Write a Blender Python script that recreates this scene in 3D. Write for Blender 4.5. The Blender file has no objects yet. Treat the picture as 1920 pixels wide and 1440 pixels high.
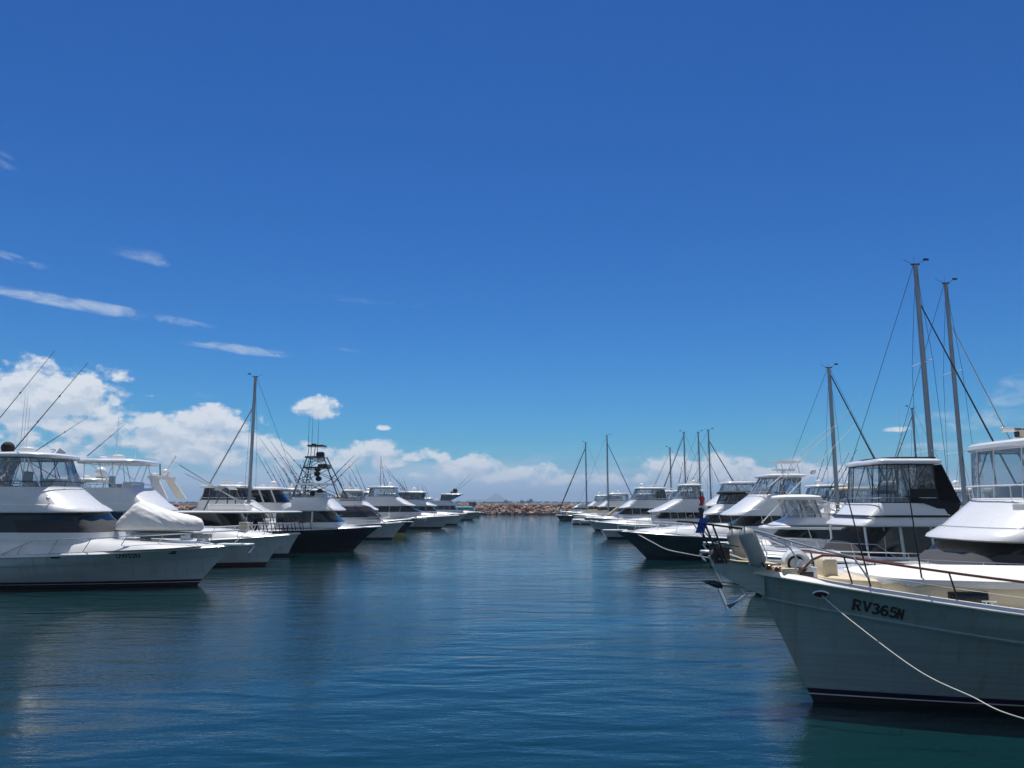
import bpy, math, random
from mathutils import Vector, Matrix, noise
random.seed(7)
R = math.radians
SC = bpy.context.scene
COL = SC.collection
# ------------------------------------------------------------------ camera
F, CH = 1443.0, 4.0                       # focal length in photo pixels, eye height above the water
PITCH = math.atan(224 / F)
cam = bpy.data.cameras.new('camera'); co = bpy.data.objects.new('camera', cam); COL.objects.link(co)
co.location = (0, 0, CH); co.rotation_euler = (R(90) + PITCH, 0, 0)
cam.sensor_width = 36; cam.lens = 36 * F / 1920; cam.clip_start = .1; cam.clip_end = 60000
SC.camera = co
def ray(px, py):
    u = (px - 960) / F; v = (720 - py) / F
    return Vector((u, math.cos(PITCH) - v * math.sin(PITCH), math.sin(PITCH) + v * math.cos(PITCH)))
def at(px, py, Y):
    r = ray(px, py); return Vector((0, 0, CH)) + r * (Y / r.y)
def onwater(px, py):
    r = ray(px, py); return Vector((0, 0, CH)) + r * (-CH / r.z)
# ------------------------------------------------------------------ colour management
SC.view_settings.view_transform = 'Standard'; SC.view_settings.look = 'None'
SC.view_settings.exposure = 0.0; SC.view_settings.gamma = 1
SC.cycles.max_bounces = 8; SC.cycles.transparent_max_bounces = 24
SC.cycles.volume_bounces = 0; SC.cycles.caustics_reflective = False; SC.cycles.caustics_refractive = False
# ------------------------------------------------------------------ sun and sky
SUN_EL, SUN_AZ = R(73), R(-6)             # azimuth measured from +Y towards +X
sl = bpy.data.lights.new('sun', 'SUN'); sl.energy = 5.0; sl.angle = R(.53); sl.color = (1, .965, .91)
so = bpy.data.objects.new('sun', sl); COL.objects.link(so)
sd = Vector((math.sin(SUN_AZ) * math.cos(SUN_EL), math.cos(SUN_AZ) * math.cos(SUN_EL), math.sin(SUN_EL)))
so.rotation_euler = sd.to_track_quat('Z', 'Y').to_euler(); so.location = (0, 60, 80)
W = bpy.data.worlds.new('World'); SC.world = W; W.use_nodes = True
nt = W.node_tree; nt.nodes.clear()
def NN(t, **k):
    n = nt.nodes.new(t)
    for a, b in k.items(): setattr(n, a, b)
    return n
def mth(op, a, b=None, c=None, clamp=False):
    n = NN('ShaderNodeMath', operation=op); n.use_clamp = clamp
    for i, s in enumerate((a, b, c)):
        if s is None: continue
        if isinstance(s, (int, float)): n.inputs[i].default_value = s
        else: nt.links.new(s, n.inputs[i])
    return n.outputs[0]
def mapr(v, a, b, c=0, d=1, smooth=True):
    n = NN('ShaderNodeMapRange'); n.interpolation_type = 'SMOOTHSTEP' if smooth else 'LINEAR'
    nt.links.new(v, n.inputs[0])
    for i, x in zip((1, 2, 3, 4), (a, b, c, d)): n.inputs[i].default_value = x
    return n.outputs[0]
def comb(x, y, z=0.0):
    n = NN('ShaderNodeCombineXYZ')
    for i, s in enumerate((x, y, z)):
        if isinstance(s, (int, float)): n.inputs[i].default_value = s
        else: nt.links.new(s, n.inputs[i])
    return n.outputs[0]
def noi(vec, scale, detail, rough=.55, dist=0.0):
    n = NN('ShaderNodeTexNoise'); nt.links.new(vec, n.inputs['Vector'])
    n.inputs['Scale'].default_value = scale; n.inputs['Detail'].default_value = detail
    n.inputs['Roughness'].default_value = rough; n.inputs['Distortion'].default_value = dist
    return n.outputs[0]
tc = NN('ShaderNodeTexCoord'); sx = NN('ShaderNodeSeparateXYZ'); nt.links.new(tc.outputs['Generated'], sx.inputs[0])
AZ = mth('ARCTAN2', sx.outputs[0], sx.outputs[1]); EL = mth('ARCSINE', sx.outputs[2])
def azel(px, py):
    r = ray(px, py).normalized(); return math.atan2(r.x, r.y), math.asin(r.z)
def fields(el, lst):
    out = None
    for (px, py, rx, ry, h) in lst:
        a0, e0 = azel(px, py); k = ray(px, py).length * F
        ra, re = rx / k, ry / k
        da = mth('DIVIDE', mth('SUBTRACT', AZ, a0), ra); de = mth('DIVIDE', mth('SUBTRACT', el, e0), re)
        up = mth('MULTIPLY', mth('MAXIMUM', de, 0.0), 1.0); dn = mth('MULTIPLY', mth('MINIMUM', de, 0.0), 1.7)
        d2 = mth('MULTIPLY_ADD', up, up, mth('MULTIPLY_ADD', dn, dn, mth('MULTIPLY', da, da)))
        f = mth('SUBTRACT', h, d2)
        out = f if out is None else mth('SMOOTH_MAX', out, f, .35)
    return out
CUM = [(70, 765, 165, 85, 1.1), (165, 800, 110, 50, .7), (20, 850, 250, 80, .75), (268, 792, 50, 26, .8),
       (405, 792, 95, 30, .9), (330, 835, 150, 40, .9), (500, 838, 120, 26, .6), (592, 771, 50, 26, 1.0), (719, 803, 15, 7, .9), (690, 850, 90, 26, .8), (800, 858, 66, 22, .7), (905, 872, 95, 24, .75),
       (590, 868, 190, 40, .85), (900, 892, 160, 28, .9), (1310, 888, 150, 36, 1.15), (1200, 902, 100, 26, 1.0), (1480, 892, 130, 30, .95), (1060, 905, 90, 18, .8), (1680, 900, 130, 22, .7), (450, 860, 200, 50, .9), (1680, 806, 34, 10, .35), (280, 743, 15, 6, .55)]
def dens(el):
    p = comb(AZ, mth('MULTIPLY', el, 1.5), 3.1)
    n = noi(p, 26, 9, .58, .15)
    nb = noi(p, 9, 2, .5)
    g = mth('MULTIPLY_ADD', mth('SUBTRACT', n, .5), 3.1, mth('MULTIPLY', fields(el, CUM), .62))
    return mth('MULTIPLY_ADD', mth('SUBTRACT', nb, .5), 1.3, g)
d0 = dens(EL); d1 = dens(mth('ADD', EL, .011))
aC = mapr(d0, -.04, .46, 0, .97)
lit = mapr(mth('SUBTRACT', d0, d1), -.30, .42)
# low streaky bank along the horizon
pS = comb(AZ, mth('MULTIPLY', EL, 4.5), 7.7)
nS = noi(pS, 11, 8, .6, .3)
band = mth('MULTIPLY', mapr(EL, .085, .03), mapr(AZ, .45, .0, .5, 1.0))
aS = mth('MULTIPLY', mapr(mth('ADD', nS, mth('MULTIPLY', band, .30)), .54, .84, 0, .72), band)
# high thin wisps
def wisp(px, py, rx, ry, tilt, a):
    a0, e0 = azel(px, py); k = ray(px, py).length * F
    x = mth('SUBTRACT', AZ, a0); y = mth('SUBTRACT', EL, e0)
    c, s = math.cos(tilt), math.sin(tilt)
    xr = mth('DIVIDE', mth('MULTIPLY_ADD', x, c, mth('MULTIPLY', y, s)), rx / k)
    yr = mth('DIVIDE', mth('MULTIPLY_ADD', y, c, mth('MULTIPLY', x, -s)), ry / k)
    d2 = mth('MULTIPLY_ADD', xr, xr, mth('MULTIPLY', yr, yr))
    return mth('MULTIPLY', mth('SUBTRACT', 1.0, d2), a)
nW = noi(comb(mth('MULTIPLY', AZ, .35), mth('MULTIPLY_ADD', AZ, .09, EL), 1.3), 60, 7, .62, .8)
ws = None
for w in [(165, 574, 250, 14, -.075, 1), (450, 655, 115, 11, -.06, 1), (25, 487, 66, 15, -.1, .7), (275, 482, 85, 18, -.12, .38), (8, 305, 34, 22, -.5, .35),
          (1900, 735, 60, 34, .3, .9), (1840, 785, 190, 26, 0.05, .75), (1780, 835, 150, 12, 0, .6), (640, 560, 260, 8, -.05, .2), (375, 738, 30, 9, -.3, .5), (640, 655, 60, 5, -.05, .3)]:
    f = wisp(*w); ws = f if ws is None else mth('MAXIMUM', ws, f)
aW = mapr(mth('MULTIPLY_ADD', mth('SUBTRACT', nW, .5), 4.5, mth('MULTIPLY', ws, .9)), -.1, 1.6, 0, .62)
aW = mth('MULTIPLY', aW, mapr(ws, 0, .55))
sky = NN('ShaderNodeTexSky', sky_type='NISHITA'); sky.sun_disc = False; sky.sun_elevation = SUN_EL; sky.sun_rotation = SUN_AZ
sky.air_density = 1.0; sky.dust_density = .25; sky.ozone_density = 3.0; sky.altitude = 0
hs = NN('ShaderNodeHueSaturation'); hs.inputs['Saturation'].default_value = 1.25; hs.inputs['Value'].default_value = 1
nt.links.new(sky.outputs[0], hs.inputs['Color'])
tint = NN('ShaderNodeMix', data_type='RGBA', blend_type='MULTIPLY'); tint.inputs[0].default_value = 1
nt.links.new(hs.outputs[0], tint.inputs[6]); tint.inputs[7].default_value = (.80, .95, 1.0, 1)
pre = NN('ShaderNodeMix', data_type='RGBA', blend_type='MULTIPLY'); pre.inputs[0].default_value = 1; pre.inputs[7].default_value = (.095, .095, .095, 1)
nt.links.new(tint.outputs[2], pre.inputs[6]); gm = NN('ShaderNodeGamma'); gm.inputs[1].default_value = 1.3; nt.links.new(pre.outputs[2], gm.inputs[0])
post = NN('ShaderNodeMix', data_type='RGBA', blend_type='MULTIPLY'); post.inputs[0].default_value = 1; post.inputs[7].default_value = (3.3, 8.6, 11.1, 1); post.clamp_result = False
nt.links.new(gm.outputs[0], post.inputs[6])
bg = NN('ShaderNodeBackground'); bg.inputs[1].default_value = .1; nt.links.new(post.outputs[2], bg.inputs[0])
cc = NN('ShaderNodeMix', data_type='RGBA'); nt.links.new(lit, cc.inputs[0])
cc.inputs[6].default_value = (.55, .64, .75, 1); cc.inputs[7].default_value = (.80, .84, .89, 1)
bc = NN('ShaderNodeBackground'); nt.links.new(cc.outputs[2], bc.inputs[0])
bs = NN('ShaderNodeBackground'); bs.inputs[0].default_value = (.58, .68, .80, 1)
def mixs(f, a, b):
    n = NN('ShaderNodeMixShader'); nt.links.new(f, n.inputs[0]); nt.links.new(a, n.inputs[1]); nt.links.new(b, n.inputs[2]); return n.outputs[0]
bh = NN('ShaderNodeBackground'); bh.inputs[0].default_value = (.24, .46, .74, 1)
s = mixs(mapr(EL, .085, -.01, 0, .8), bg.outputs[0], bh.outputs[0]); s = mixs(aW, s, bs.outputs[0]); bl = NN('ShaderNodeBackground'); bl.inputs[0].default_value = (.55, .67, .83, 1)
s = mixs(aS, s, bl.outputs[0]); s = mixs(aC, s, bc.outputs[0])
nB = noi(tc.outputs['Generated'], 3.2, 6, .6)  # unseen cloud cover behind the camera, added to brighten camera-facing sides
aB = mth('MULTIPLY', mapr(nB, .40, .58, 0, .95), mapr(sx.outputs[1], .15, -.35))
bb = NN('ShaderNodeBackground'); bb.inputs[0].default_value = (.37, .41, .45, 1)
s = mixs(aB, s, bb.outputs[0])
wo = NN('ShaderNodeOutputWorld'); nt.links.new(s, wo.inputs[0])
W.cycles.sampling_method = 'MANUAL'; W.cycles.sample_map_resolution = 512

# ------------------------------------------------------------------ materials
MATS = {}
def mat(name, col, rough=.5, metal=0, coat=0, ior=1.5, bump=None, wear=None, streak=0):
    if name in MATS: return MATS[name]
    m = bpy.data.materials.new(name); m.use_nodes = True; t = m.node_tree; b = t.nodes['Principled BSDF']
    b.inputs['Base Color'].default_value = (*col, 1); b.inputs['Roughness'].default_value = rough
    b.inputs['Metallic'].default_value = metal; b.inputs['IOR'].default_value = ior
    b.inputs['Coat Weight'].default_value = coat; b.inputs['Coat Roughness'].default_value = .06
    if wear:
        tcn = t.nodes.new('ShaderNodeTexCoord'); mp = t.nodes.new('ShaderNodeMapping'); mp.inputs[3].default_value = wear[2]
        n = t.nodes.new('ShaderNodeTexNoise'); n.inputs['Scale'].default_value = wear[0]; n.inputs['Detail'].default_value = 6
        r = t.nodes.new('ShaderNodeMapRange'); r.inputs[1].default_value = .35; r.inputs[2].default_value = .7
        r.inputs[3].default_value = 1 - wear[1]; r.inputs[4].default_value = 1
        mx = t.nodes.new('ShaderNodeMix'); mx.data_type = 'RGBA'; mx.blend_type = 'MULTIPLY'; mx.inputs[0].default_value = 1
        mx.inputs[6].default_value = (*col, 1)
        t.links.new(tcn.outputs['Object'], mp.inputs[0]); t.links.new(mp.outputs[0], n.inputs['Vector']); t.links.new(n.outputs[0], r.inputs[0])
        t.links.new(r.outputs[0], mx.inputs[7]); last = mx.outputs[2]
        if streak:
            mp2 = t.nodes.new('ShaderNodeMapping'); mp2.inputs[3].default_value = (3.2, 1, .22); n2 = t.nodes.new('ShaderNodeTexNoise'); n2.inputs['Scale'].default_value = 1.6; n2.inputs['Detail'].default_value = 7; n2.inputs['Roughness'].default_value = .65
            r3 = t.nodes.new('ShaderNodeMapRange'); r3.inputs[1].default_value = .52; r3.inputs[2].default_value = .72; r3.inputs[3].default_value = 0; r3.inputs[4].default_value = streak
            m2 = t.nodes.new('ShaderNodeMix'); m2.data_type = 'RGBA'; m2.inputs[7].default_value = (.22, .20, .13, 1)
            t.links.new(tcn.outputs['Object'], mp2.inputs[0]); t.links.new(mp2.outputs[0], n2.inputs['Vector']); t.links.new(n2.outputs[0], r3.inputs[0])
            t.links.new(r3.outputs[0], m2.inputs[0]); t.links.new(last, m2.inputs[6]); last = m2.outputs[2]
        t.links.new(last, b.inputs['Base Color'])
        r2 = t.nodes.new('ShaderNodeMapRange'); r2.inputs[1].default_value = .3; r2.inputs[2].default_value = .7
        r2.inputs[3].default_value = min(1, rough * 1.5); r2.inputs[4].default_value = rough
        t.links.new(n.outputs[0], r2.inputs[0]); t.links.new(r2.outputs[0], b.inputs['Roughness'])
    if bump:
        tcn = t.nodes.new('ShaderNodeTexCoord'); mp = t.nodes.new('ShaderNodeMapping'); mp.inputs[3].default_value = bump[2]
        n = t.nodes.new('ShaderNodeTexNoise'); n.inputs['Scale'].default_value = bump[0]; n.inputs['Detail'].default_value = 5
        bp = t.nodes.new('ShaderNodeBump'); bp.inputs['Distance'].default_value = bump[1]; bp.inputs['Strength'].default_value = 1
        t.links.new(tcn.outputs['Object'], mp.inputs[0]); t.links.new(mp.outputs[0], n.inputs['Vector'])
        t.links.new(n.outputs[0], bp.inputs['Height']); t.links.new(bp.outputs[0], b.inputs['Normal'])
    MATS[name] = m; return m
WH = mat('white_gelcoat', (.80, .80, .79), .22, coat=.5, wear=(.9, .10, (1, 1, 1)))
WH2 = mat('warm_white_gelcoat', (.76, .73, .67), .25, coat=.4, wear=(1.1, .10, (1, 1, 1)))
CRM = mat('cream_paint', (.74, .62, .42), .4, coat=.2, wear=(1.5, .12, (1, 1, 2)))
HULLW = mat('hull_white', (.52, .62, .65), .16, coat=.8, streak=.3, wear=(.7, .14, (1, 1, 3)))
HULLG = mat('hull_grey_green', (.27, .36, .37), .18, coat=.8, streak=.55, wear=(.8, .16, (.6, .6, 4)), bump=(2.2, .012, (.12, .3, 5)))
NAVY = mat('hull_navy', (.006, .009, .022), .12, coat=1)
TEALH = mat('hull_dark_teal', (.012, .05, .07), .14, coat=1)
ANTI = mat('antifouling', (.012, .010, .013), .7)
BOOT = mat('boot_stripe', (.010, .011, .034), .4)
REDB = mat('red_antifouling', (.05, .012, .016), .7)
YEL = mat('yellow_stripe', (.65, .50, .10), .4)
TEALC = mat('teal_canvas', (.02, .28, .36), .7)
BLK = mat('black_mesh_cover', (.016, .017, .021), .75, bump=(2.2, .05, (1, 1, 1.5)))
GRYC = mat('grey_mesh_cover', (.045, .047, .054), .85, bump=(1.6, .05, (1, 1, 1.5)))
CANB = mat('black_canvas', (.014, .015, .018), .8, bump=(3, .02, (1, 1, 1)))
CANW = mat('white_canvas', (.74, .73, .70), .8, bump=(2.2, .05, (1, 1, 1.6)))
CANBG = mat('beige_canvas', (.55, .46, .33), .85, bump=(3, .02, (1, 1, 1)))
CANG = mat('grey_canvas', (.28, .30, .31), .8)
CANBL = mat('blue_canvas', (.01, .06, .42), .7, bump=(6, .01, (1, 1, 1)))
STEEL = mat('stainless', (.74, .74, .74), .32, metal=.85)
BSTL = mat('dark_tube', (.03, .032, .035), .3, metal=.6)
ALU = mat('mast_alloy', (.36, .38, .40), .38, metal=.75, wear=(1.2, .2, (1, 1, .3)))
WPNT = mat('white_tube', (.8, .8, .8), .3)
DGL = mat('dark_glass', (.004, .006, .008), .06)
TINT = mat('tinted_window', (.012, .024, .026), .06)
TEAK = mat('varnished_teak', (.20, .065, .025), .28, coat=.7, wear=(4, .35, (.5, 3, 3)))
ROPE = mat('white_rope', (.70, .68, .60), .85)
ROPED = mat('dark_rope', (.05, .055, .06), .85)
FEND = mat('grey_fender', (.36, .38, .37), .4, wear=(2.5, .25, (1, 1, 1)))
RUB = mat('black_rubber', (.02, .02, .02), .6)
REDP = mat('red_plastic', (.55, .02, .03), .4)
SEAT = mat('vinyl_seat', (.62, .61, .58), .5)
WOODD = mat('dark_fittings', (.05, .035, .03), .6)
CONC = mat('pale_concrete', (.62, .58, .52), .85, wear=(.3, .2, (1, 1, 1)))
def clear_mat(name, a, tintc):
    m = bpy.data.materials.new(name); m.use_nodes = True; t = m.node_tree; t.nodes.clear()
    o = t.nodes.new('ShaderNodeOutputMaterial'); tr = t.nodes.new('ShaderNodeBsdfTransparent'); tr.inputs[0].default_value = (*tintc, 1)
    g = t.nodes.new('ShaderNodeBsdfGlossy'); g.inputs['Roughness'].default_value = .08
    df = t.nodes.new('ShaderNodeBsdfDiffuse'); df.inputs[0].default_value = (.6, .65, .7, 1)
    fr = t.nodes.new('ShaderNodeFresnel'); fr.inputs[0].default_value = 1.45
    geo = t.nodes.new('ShaderNodeTexCoord'); n = t.nodes.new('ShaderNodeTexNoise'); n.inputs['Scale'].default_value = 1.6; n.inputs['Detail'].default_value = 3
    bp = t.nodes.new('ShaderNodeBump'); bp.inputs['Distance'].default_value = .06; bp.inputs['Strength'].default_value = 1
    t.links.new(geo.outputs['Object'], n.inputs['Vector']); t.links.new(n.outputs[0], bp.inputs['Height'])
    t.links.new(bp.outputs[0], g.inputs['Normal']); t.links.new(bp.outputs[0], fr.inputs['Normal'])
    m1 = t.nodes.new('ShaderNodeMixShader'); m1.inputs[0].default_value = a
    m2 = t.nodes.new('ShaderNodeMixShader')
    t.links.new(tr.outputs[0], m1.inputs[1]); t.links.new(df.outputs[0], m1.inputs[2])
    t.links.new(fr.outputs[0], m2.inputs[0]); t.links.new(m1.outputs[0], m2.inputs[1]); t.links.new(g.outputs[0], m2.inputs[2])
    t.links.new(m2.outputs[0], o.inputs[0]); return m
CLR = clear_mat('clear_vinyl', .16, (.86, .90, .92))
SMK = clear_mat('smoked_vinyl', .04, (.30, .32, .34))

# ------------------------------------------------------------------ mesh helper
class MB:
    def __init__(s): s.v = []; s.f = []; s.m = []
    def pts(s, p): b = len(s.v); s.v += [tuple(q) for q in p]; return b
    def face(s, f, m=0): s.f.append(tuple(f)); s.m.append(m)
    def tube(s, path, r, n=6, r2=None, closed=False, m=0):
        path = [Vector(p) for p in path]; L = len(path); rings = []; up = None
        for i, p in enumerate(path):
            if closed: t = path[(i + 1) % L] - path[i - 1]
            else: t = path[min(i + 1, L - 1)] - path[max(i - 1, 0)]
            t.normalize()
            if up is None: up = Vector((0, 0, 1)) if abs(t.z) < .9 else Vector((0, 1, 0))
            a = t.cross(up).normalized(); c = a.cross(t).normalized(); up = c
            rr = r if r2 is None else r + (r2 - r) * i / max(1, L - 1)
            rings.append(s.pts([p + (a * math.cos(k * 2 * math.pi / n) + c * math.sin(k * 2 * math.pi / n)) * rr for k in range(n)]))
        for i in range(L if closed else L - 1):
            A, B = rings[i], rings[(i + 1) % L]
            for k in range(n): s.face((A + k, A + (k + 1) % n, B + (k + 1) % n, B + k), m)
        if not closed:
            s.face(range(rings[0] + n - 1, rings[0] - 1, -1), m); s.face(range(rings[-1], rings[-1] + n), m)
        return s
    def loft(s, rings, ms=0, cap0=True, cap1=True, closed=True):
        n = len(rings[0]); bs = [s.pts(r) for r in rings]
        for i in range(len(bs) - 1):
            mm = ms[i] if isinstance(ms, (list, tuple)) else ms
            for k in range(n if closed else n - 1):
                s.face((bs[i] + k, bs[i] + (k + 1) % n, bs[i + 1] + (k + 1) % n, bs[i + 1] + k), mm)
        m0 = ms[0] if isinstance(ms, (list, tuple)) else ms; m1 = ms[-1] if isinstance(ms, (list, tuple)) else ms
        if cap0: s.face(range(bs[0] + n - 1, bs[0] - 1, -1), m0)
        if cap1: s.face(range(bs[-1], bs[-1] + n), m1)
        return s
    def box(s, c, d, rz=0, ry=0, m=0, bev=.0):
        M = Matrix.Translation(c) @ Matrix.Rotation(rz, 4, 'Z') @ Matrix.Rotation(ry, 4, 'Y'); x, y, z = d[0] / 2, d[1] / 2, d[2] / 2
        b = min(bev, x, y, z) if bev else min(x, y, z) * .18
        def ring(zz, i): return [M @ Vector(p + (zz,)) for p in [(-x + i + b, -y + i), (x - i - b, -y + i), (x - i, -y + i + b), (x - i, y - i - b), (x - i - b, y - i), (-x + i + b, y - i), (-x + i, y - i - b), (-x + i, -y + i + b)]]
        b2 = b * .9
        return s.loft([ring(-z, b2 * .7), ring(-z + b2, 0), ring(z - b2, 0), ring(z, b2 * .7)], m)
    def lathe(s, prof, c, n=16, m=0, M=None):
        M = M or Matrix.Identity(4); c = Vector(c)
        rings = [[c + M.to_3x3() @ Vector((r * math.cos(k * 2 * math.pi / n), r * math.sin(k * 2 * math.pi / n), z)) for k in range(n)] for r, z in prof]
        return s.loft(rings, m)
    def ball(s, c, r, n=12, sc=(1, 1, 1), m=0):
        pr = [(max(.001, math.sin(a)) * r, -math.cos(a) * r) for a in [math.pi * i / 8 for i in range(9)]]
        rings = [[Vector(c) + Vector((q * math.cos(k * 2 * math.pi / n) * sc[0], q * math.sin(k * 2 * math.pi / n) * sc[1], z * sc[2])) for k in range(n)] for q, z in pr]
        return s.loft(rings, m)
    def build(s, name, mats, parent=None, ang=35, **props):
        me = bpy.data.meshes.new(name); me.from_pydata(s.v, [], s.f)
        for m in (mats if isinstance(mats, (list, tuple)) else [mats]): me.materials.append(m)
        if any(s.m): me.polygons.foreach_set('material_index', s.m)
        me.shade_smooth(); me.set_sharp_from_angle(angle=R(ang)); me.update()
        o = bpy.data.objects.new(name, me); COL.objects.link(o)
        if parent: o.parent = parent
        for k, v in props.items(): o[k] = v
        return o
def thing(name, label, cat, loc=(0, 0, 0), rz=0, group=None):
    o = bpy.data.objects.new(name, None); COL.objects.link(o); o.location = loc; o.rotation_euler = (0, 0, rz)
    o['label'] = label; o['category'] = cat; o.empty_display_size = .3
    if group: o['group'] = group
    return o
def T(name, pts, r, m, parent, n=6, **k):
    return MB().tube(pts, r, n, **k).build(name, m, parent)
def lerp(a, b, t): return a + (b - a) * t
def interp(tab, x):
    if x <= tab[0][0]: return tab[0][1]
    for (a, p), (b, q) in zip(tab, tab[1:]):
        if x <= b: return lerp(p, q, (x - a) / (b - a))
    return tab[-1][1]
# rounded plan outline: flat aft edge at xa, rounded nose reaching xf
def outline(xa, xf, w, nose, z, e=2.4, wa=None, k=10, zf=None, rc=.18):
    wa = wa or w; P = []
    rc = min(rc, w * .2)
    def wid(x): return lerp(wa, w, min(1, max(0, (x - xa) / max(.01, (xf - nose - xa))))) / 2
    half = [(xa, wid(xa) - rc), (xa + rc * .3, wid(xa) - rc * .3), (xa + rc, wid(xa))]
    for i in range(1, 6): x = lerp(xa + rc, xf - nose, i / 5); half.append((x, wid(x)))
    for i in range(1, k + 1):
        a = math.pi / 2 * i / k; half.append((xf - nose + nose * math.sin(a) ** (2 / e), w / 2 * max(0, math.cos(a)) ** (2 / e)))
    def zz(x): return z if zf is None else lerp(z, zf, max(0, min(1, (x - xa) / (xf - xa))))
    P = [Vector((x, -y, zz(x))) for x, y in half] + [Vector((x, y, zz(x))) for x, y in reversed(half[:-1])]
    return P
def shift(ring, d, dz):   # shrink a ring toward its centre line
    c = sum(ring, Vector()) / len(ring); out = []
    for p in ring:
        q = p - c; l = math.hypot(q.x, q.y) or 1; out.append(Vector((p.x - q.x / l * d, p.y - q.y / l * d, p.z + dz)))
    return out

# ------------------------------------------------------------------ hull
class Hull:
    def __init__(s, L, B, fb, fm, fs, stem, bot=(ANTI, BOOT), top=HULLW, flare=.72, cap=WH, zboot=.22, knuckle=None, full=2.5, thin=None):
        s.L, s.B, s.fb, s.fm, s.fs, s.stem, s.flare, s.full = L, B, fb, fm, fs, stem, flare, full
        s.top, s.bot, s.cap, s.zb, s.kn, s.thin = top, bot, cap, zboot, knuckle, thin
    def sheer(s, u): return s.fs + (s.fm - s.fs) * min(1, u / .45) + (s.fb - s.fm) * (max(0, (u - .30) / .70)) ** 1.7
    def P(s, u, v, side=-1, off=0):
        # v: -1 keel .. 0 waterline .. 1 sheer
        zs = s.sheer(u); z = zs * v if v >= 0 else .55 * v
        xs = interp(s.stem, z); x = -s.L + (s.L + xs) * u
        w = 1 - (1 - s.flare) * max(0, 1 - v) ** 1.35 if v >= 0 else s.flare * (1 + v * .75)
        p = lerp(1.55, s.full, max(0, v) ** .8)
        u0 = lerp(.30, .50, max(0, v))
        u_ = min(u, 1.0); f = (.90 + .10 * u_ / u0) if u_ < u0 else 1 - ((u_ - u0) / (1 - u0)) ** p
        if s.kn and v > 0:
            zk = zs - s.kn
            if z > zk: w = w + .012
        return Vector((x, side * (s.B / 2 * w * f + off), z))
    def on(s, x, z, side=-1, off=.006):
        u = (x + s.L) / (s.L + interp(s.stem, z))
        for _ in range(8):
            v = z / s.sheer(u); xs = interp(s.stem, z); u = (x + s.L) / (s.L + xs)
        return s.P(u, v, side, off)
    def build(s, root):
        N = 40; us = [1 - (1 - i / N) ** 1.35 for i in range(N + 1)]
        def rows(u):
            zs = s.sheer(u); r = [-1, -.4, 0, (s.zb * .55) / zs, (s.zb * .63) / zs, s.zb / zs]
            k = (zs - s.kn) / zs if s.kn else .7
            r += [lerp(s.zb / zs, k, t) for t in (.25, .5, .75, 1)]
            if s.kn: r += [k + .035]
            else: r += [.8]
            r += [.9, 1.0]; return r
        mb = MB(); nr = len(rows(0)); mi = [2, 2, 2, 1 if not s.thin else 3, 1, 0, 0, 0, 0, 0, 0, 0, 0]
        if s.thin: mi[3] = 3
        idx = {}
        for sd in (-1, 1):
            for i, u in enumerate(us):
                for j, v in enumerate(rows(u)): idx[sd, i, j] = mb.pts([s.P(u, v, sd)])
            for i in range(N):
                for j in range(nr - 1):
                    q = (idx[sd, i, j], idx[sd, i + 1, j], idx[sd, i + 1, j + 1], idx[sd, i, j + 1])
                    mb.face(q if sd < 0 else q[::-1], mi[j])
        for j in range(nr - 1): mb.face((idx[-1, 0, j], idx[-1, 0, j + 1], idx[1, 0, j + 1], idx[1, 0, j]), mi[j])
        mb.face([idx[-1, 0, 0], idx[1, 0, 0]] + [idx[1, i, 0] for i in range(1, N + 1)] + [idx[-1, i, 0] for i in range(N, 0, -1)][1:], 2) if False else None
        mb.build('hull', [s.top, s.bot[1], s.bot[0], s.thin or s.top], root, 25)
        d = MB(); g = []
        for i, u in enumerate(us):
            a = s.P(u, 1, -1, -.02); b = s.P(u, 1, 1, -.02); hw = abs(a.y)
            g.append(d.pts([Vector((a.x, lerp(-hw, hw, t), a.z - .05 + .10 * (1 - (2 * t - 1) ** 2) * min(1, hw))) for t in [k / 6 for k in range(7)]]))
        for i in range(N):
            for k in range(6): d.face((g[i] + k, g[i + 1] + k, g[i + 1] + k + 1, g[i] + k + 1))
        d.build('deck', s.cap, root)
        path = [s.P(u, 1, -1, .0) for u in us] + [s.P(u, 1, 1, .0) for u in reversed(us[:-1])]
        rr = MB(); sec = []
        for i, p in enumerate(path):
            t = (path[min(i + 1, len(path) - 1)] - path[max(i - 1, 0)]); nn = Vector((t.y, -t.x, 0)).normalized()
            sec.append([p + nn * a + Vector((0, 0, b)) for a, b in ((.04, -.085), (.08, -.075), (.085, -.05), (.0, .03), (-.06, .04), (-.08, .02), (-.08, -.07))])
        rr.loft(sec); rr.build('rub_rail', s.cap, root)
        return s
def bow_rail(root, H, u0=.52, u1=.985, h=.62, m=STEEL, r=None, lean=.18, every=5, mid=False, inset=.14, n=26, tip=.35):
    r = r or max(.016, min(.034, .014 + root.location.y * .00016))
    return bow_rail_(root, H, u0, u1, h, m, r, lean, every, mid, inset, n, tip)
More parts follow.
